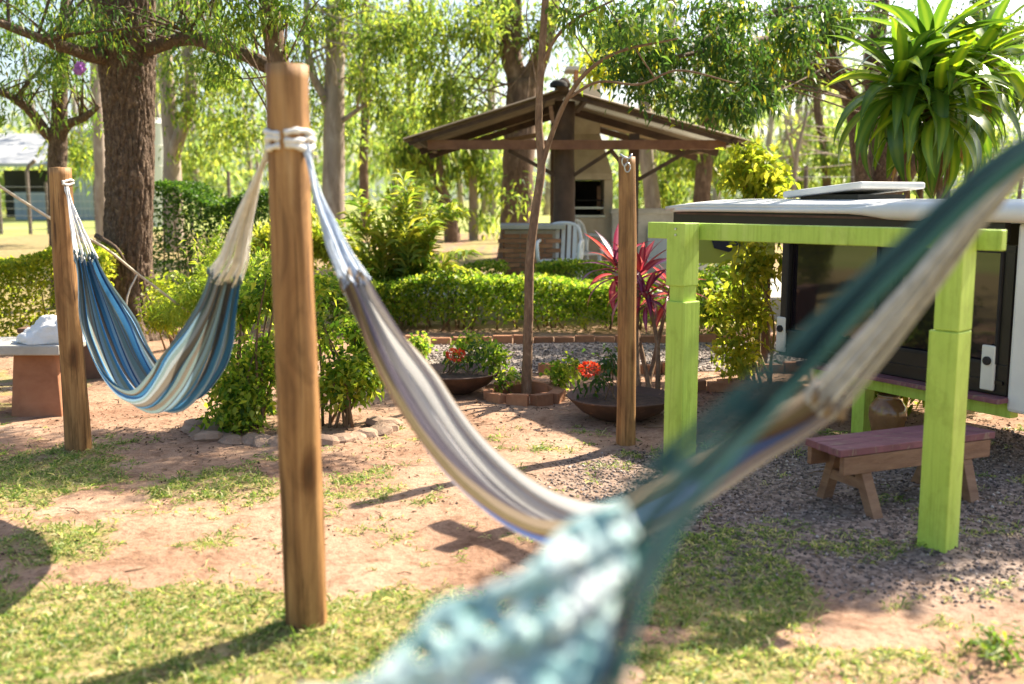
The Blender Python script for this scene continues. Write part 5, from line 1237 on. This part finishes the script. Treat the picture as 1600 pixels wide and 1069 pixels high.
def pink_bench():
    zt = .335; a = G(1298, 692, zt); b = G(1510, 667, zt); d_ = (b - a).normalized(); nn_ = Vector((d_.y, -d_.x, 0)); 
    if nn_.y > 0: nn_ = -nn_
    up = Vector((0, 0, 1)); ax = (d_, nn_, up); c = (a + b) / 2; L = (b - a).length + .1
    t = thing('low_bench', (c.x, c.y, 0), 'low wooden bench with worn pink top and splayed legs behind the green frame', 'bench')
    for k in (-1, 0, 1):
        MB().box(Vector((c.x, c.y, zt - .02)) + nn_ * k * .09, (L * (1 + .012 * k), .085, .036), ax).build('plank', 'pink_paint', t, bev=.004)
    MB().box(Vector((c.x, c.y, zt - .085)) + nn_ * .115, (L - .04, .03, .088), ax).build('apron', 'timber_bench', t, bev=.003)
    MB().box(Vector((c.x, c.y, zt - .085)) - nn_ * .115, (L - .04, .03, .088), ax).build('apron', 'timber_bench', t, bev=.003)
    for s_ in (-1, 1):
        e = c + d_ * s_ * (L / 2 - .16)
        for q in (-1, 1):
            MB().bar(Vector((e.x, e.y, zt - .06)) + nn_ * q * .07, Vector((e.x, e.y, -.03)) + nn_ * q * .19 - d_ * s_ * .02, .05, .06, (0, 0, 1) if False else d_).build('leg', 'timber_bench', t, bev=.003)
        MB().bar(Vector((e.x, e.y, .15)) + nn_ * .13, Vector((e.x, e.y, .15)) - nn_ * .13, .04, .05).build('stretcher', 'timber_bench', t)
pink_bench()
# ------------------------------------------------------------------ camper shell on its trestle
def camper():
    A = Vector((1.87, 7.0, 0)); d_ = Vector((.83, -1.5, 0)).normalized(); nn_ = Vector((d_.y, -d_.x, 0))
    if nn_.y > 0: nn_ = -nn_
    up = Vector((0, 0, 1)); ax = (d_, nn_, up)
    def T(t, n_, z): return A + d_ * t + nn_ * n_ + up * z
    t = thing('camper_shell', T(.8, -.7, 0), 'old white-roofed camper shell with dark side and two tinted windows', 'camper')
    z0, z1 = .43, 1.25
    # side panel as a frame round two openings
    wins = ((.06, .82), (.94, 1.66)); wz0, wz1 = .60, 1.215
    side = MB().box(T(.86, 0, (z0 + wz0) / 2), (1.74, .05, wz0 - z0), ax).build('side_panel', 'charcoal_panel', t, bev=.004)
    MB().box(T(.86, 0, (wz1 + z1) / 2), (1.74, .05, z1 - wz1), ax).build('top_rail', 'charcoal_panel', side)
    for a, b in ((-.01, .06), (.82, .94), (1.66, 1.73)):
        MB().box(T((a + b) / 2, 0, (wz0 + wz1) / 2), (b - a - .002, .05, wz1 - wz0 - .002), ax).build('mullion', 'charcoal_panel', side)
    for a, b in wins:
        wn = MB().box(T((a + b) / 2, -.006, (wz0 + wz1) / 2), (b - a, .008, wz1 - wz0), ax).build('window', 'tinted_pane', t)
        fr = MB()
        for (p, q) in (((a, wz0), (b, wz0)), ((a, wz1), (b, wz1))): fr.bar(T(p[0], .03, p[1]), T(q[0], .03, q[1]), .014, .02)
        for x in (a, b): fr.bar(T(x, .03, wz0), T(x, .03, wz1), .014, .02, nn_)
        fr.build('gasket', 'soot', wn)
    MB().box(T(.86, .03, .50), (1.70, .012, .02), ax).build('trim_strip', 'charcoal_panel', t)
    for k, (tt_, zz, hh) in enumerate(((.02, .575, .24), (1.62, .575, .25))):
        l = MB().box(T(tt_, .036, zz), (.085, .02, hh), ax).build('latch_plate', 'latch_plastic', t, bev=.008)
        q = T(tt_, .047, zz + .04); MB().tube([q, q + nn_ * .012, q + nn_ * .016], [.024, .024, .012], 14).build('knob', 'soot', l, sm=False)
    for tt_ in (.25, .62, 1.10, 1.5):
        hg = MB().box(T(tt_, .04, 1.262), (.07, .02, .05), ax).build('hinge', 'rust_metal', t, bev=.004)
        for q_ in (-.02, .02): MB().tube([T(tt_ + q_, .05, 1.262), T(tt_ + q_, .054, 1.262)], .006, 8).build('screw', 'steel', hg)
    # roof: long gently crowned white lid with rolled rim
    n = 22; m = 10; vs = []; x0, x1, w_ = -1.22, 2.05, 1.5
    for i in range(n + 1):
        for j in range(m + 1):
            u = i / n; v = j / m; e = min(u, 1 - u) * n / 2; e2 = min(v, 1 - v) * m / 2
            drop = .02 * (1 - smooth(0, 1.0, e)) + .02 * (1 - smooth(0, 1.0, e2))
            vs.append(T(x0 + (x1 - x0) * u, .10 - w_ * v, 1.445 + .02 * math.sin(math.pi * v) - drop))
    fs = [(i * (m + 1) + j, i * (m + 1) + j + 1, (i + 1) * (m + 1) + j + 1, (i + 1) * (m + 1) + j) for i in range(n) for j in range(m)]
    roof = MB().add(vs, fs).build('roof', 'white_paint', t, sm=True)
    sm_ = roof.modifiers.new('thick', 'SOLIDIFY'); sm_.thickness = .03; sm_.offset = -1
    rim = spline([T(x1 - .02, .09, 1.425), T(1.2, .10, 1.425), T(.2, .10, 1.42), T(-.9, .10, 1.415), T(-1.18, .06, 1.405), T(-1.22, -.1, 1.40), T(-1.22, -.9, 1.40)], 40)
    MB().tube(rim, np.interp(np.linspace(0, 1, 40), [0, .25, .32, .5, 1], [.056, .056, .022, .016, .016]), 10).build('rim', 'white_paint', t, sm=True)
    MB().bar(T(1.7, .06, 1.33), T(-1.15, .05, 1.345), .05, .12).build('roof_shade_bar', 'charcoal_panel', t)  # dark bar standing in for the shade beneath the roof edge
    MB().bar(T(.9, .088, 1.38), T(-1.1, .085, 1.385), .012, .014).build('roof_under_lip', 'rust_metal', t)
    MB().box(T(.4, -.7, 1.375), (3.0, 1.3, .02), ax).build('roof_shade_sheet', 'charcoal_panel', t)  # dark sheet: shade of the underside put into its colour
    hm = MB(); hc = T(.05, -.55, 1.555); hax = (Matrix.Rotation(R(5), 3, nn_) @ d_, nn_, Matrix.Rotation(R(5), 3, nn_) @ up)
    h = hm.box(hc, (.72, .62, .045), hax).build('roof_hatch', 'white_paint', t, bev=.012)
    MB().box(T(.05, -.55, 1.495), (.52, .46, .06), ax).build('hatch_collar', 'charcoal_panel', h)
    MB().box(T(1.84, .0, .86), (.20, .07, 1.02), ax).build('corner_pillar', 'white_paint', t, bev=.02)
    MB().box(T(1.98, -.7, .86), (.05, 1.36, 1.0), ax).build('end_wall', 'white_paint', t, bev=.01)
    MB().box(T(.4, -1.36, .90), (3.05, .05, .86), ax).build('rear_panel', 'charcoal_panel', t)
    # trestle with pink plank underneath
    tr = thing('green_trestle', T(.95, -.05, 0), 'low green trestle with a pink plank carrying the camper shell', 'trestle')
    MB().box(T(1.0, -.03, .412), (1.5, .30, .028), ax).build('plank', 'pink_paint', tr, bev=.004)
    MB().box(T(1.0, -.03, .352), (1.5, .07, .085), ax).build('beam', 'green_paint', tr, bev=.004)
    for x in (.70, 1.30): MB().box(T(x, -.03, .14), (.10, .09, .335), ax).build('leg', 'green_paint', tr, bev=.004)
    MB().box(T(.4, -1.36, .455), (3.0, .08, .06), ax).build('rear_beam', 'green_paint', tr)
    for x in (-.9, 1.7): MB().box(T(x, -1.36, .20), (.10, .09, .44), ax).build('leg', 'green_paint', tr, bev=.004)
    # free-standing olive board with a navy panel behind the bushes
    x0, x1 = P(1068, 0, 8.9).x, P(1225, 0, 8.9).x; c = Vector(((x0 + x1) / 2, 8.9, 0)); zt = P(0, 352, 8.9).z
    t = thing('olive_board', c, 'olive green board with a navy pentagon panel left of the camper shell', 'board')
    MB().box((c.x, 8.92, zt - .16), (x1 - x0, .04, .34)).build('board', 'olive_paint', t, bev=.004)
    for x in (x0 + .05, x1 - .05): MB().box((x, 8.965, zt / 2 - .1), (.06, .05, zt + .1)).build('post', 'timber_dark', t)
    pts = [(1108, 366), (1166, 366), (1158, 384), (1138, 394), (1116, 388)]
    MB().prism([P(a, b, 8.895) for a, b in pts], (0, -.015, 0)).build('navy_panel', 'navy_paint', t)
camper()
c = P(1392, 640, 6.15); c.z = 0
t = thing('glazed_pot', (c.x, 6.2, 0), 'round brown glazed pot under the camper shell', 'pot')
MB().lathe((c.x, 6.2, 0), [(.05, 0), (.07, .005), (.095, .08), (.115, .17), (.11, .23), (.075, .275), (.062, .29), (.072, .30), (.06, .302), (.055, .27)], 30).build('body', 'glaze', t, sm=True)
# rounded stone at the bottom edge
c = G(955, 1060); t = MB().lathe(c, [(.10, -.03), (.11, .0), (.09, .02), (.05, .032), (.001, .035)], 16, .25).build('field_stone', 'rock', None, c, sm=True)
tag(t, 'small reddish stone half buried in the grass at the bottom edge', 'stone')
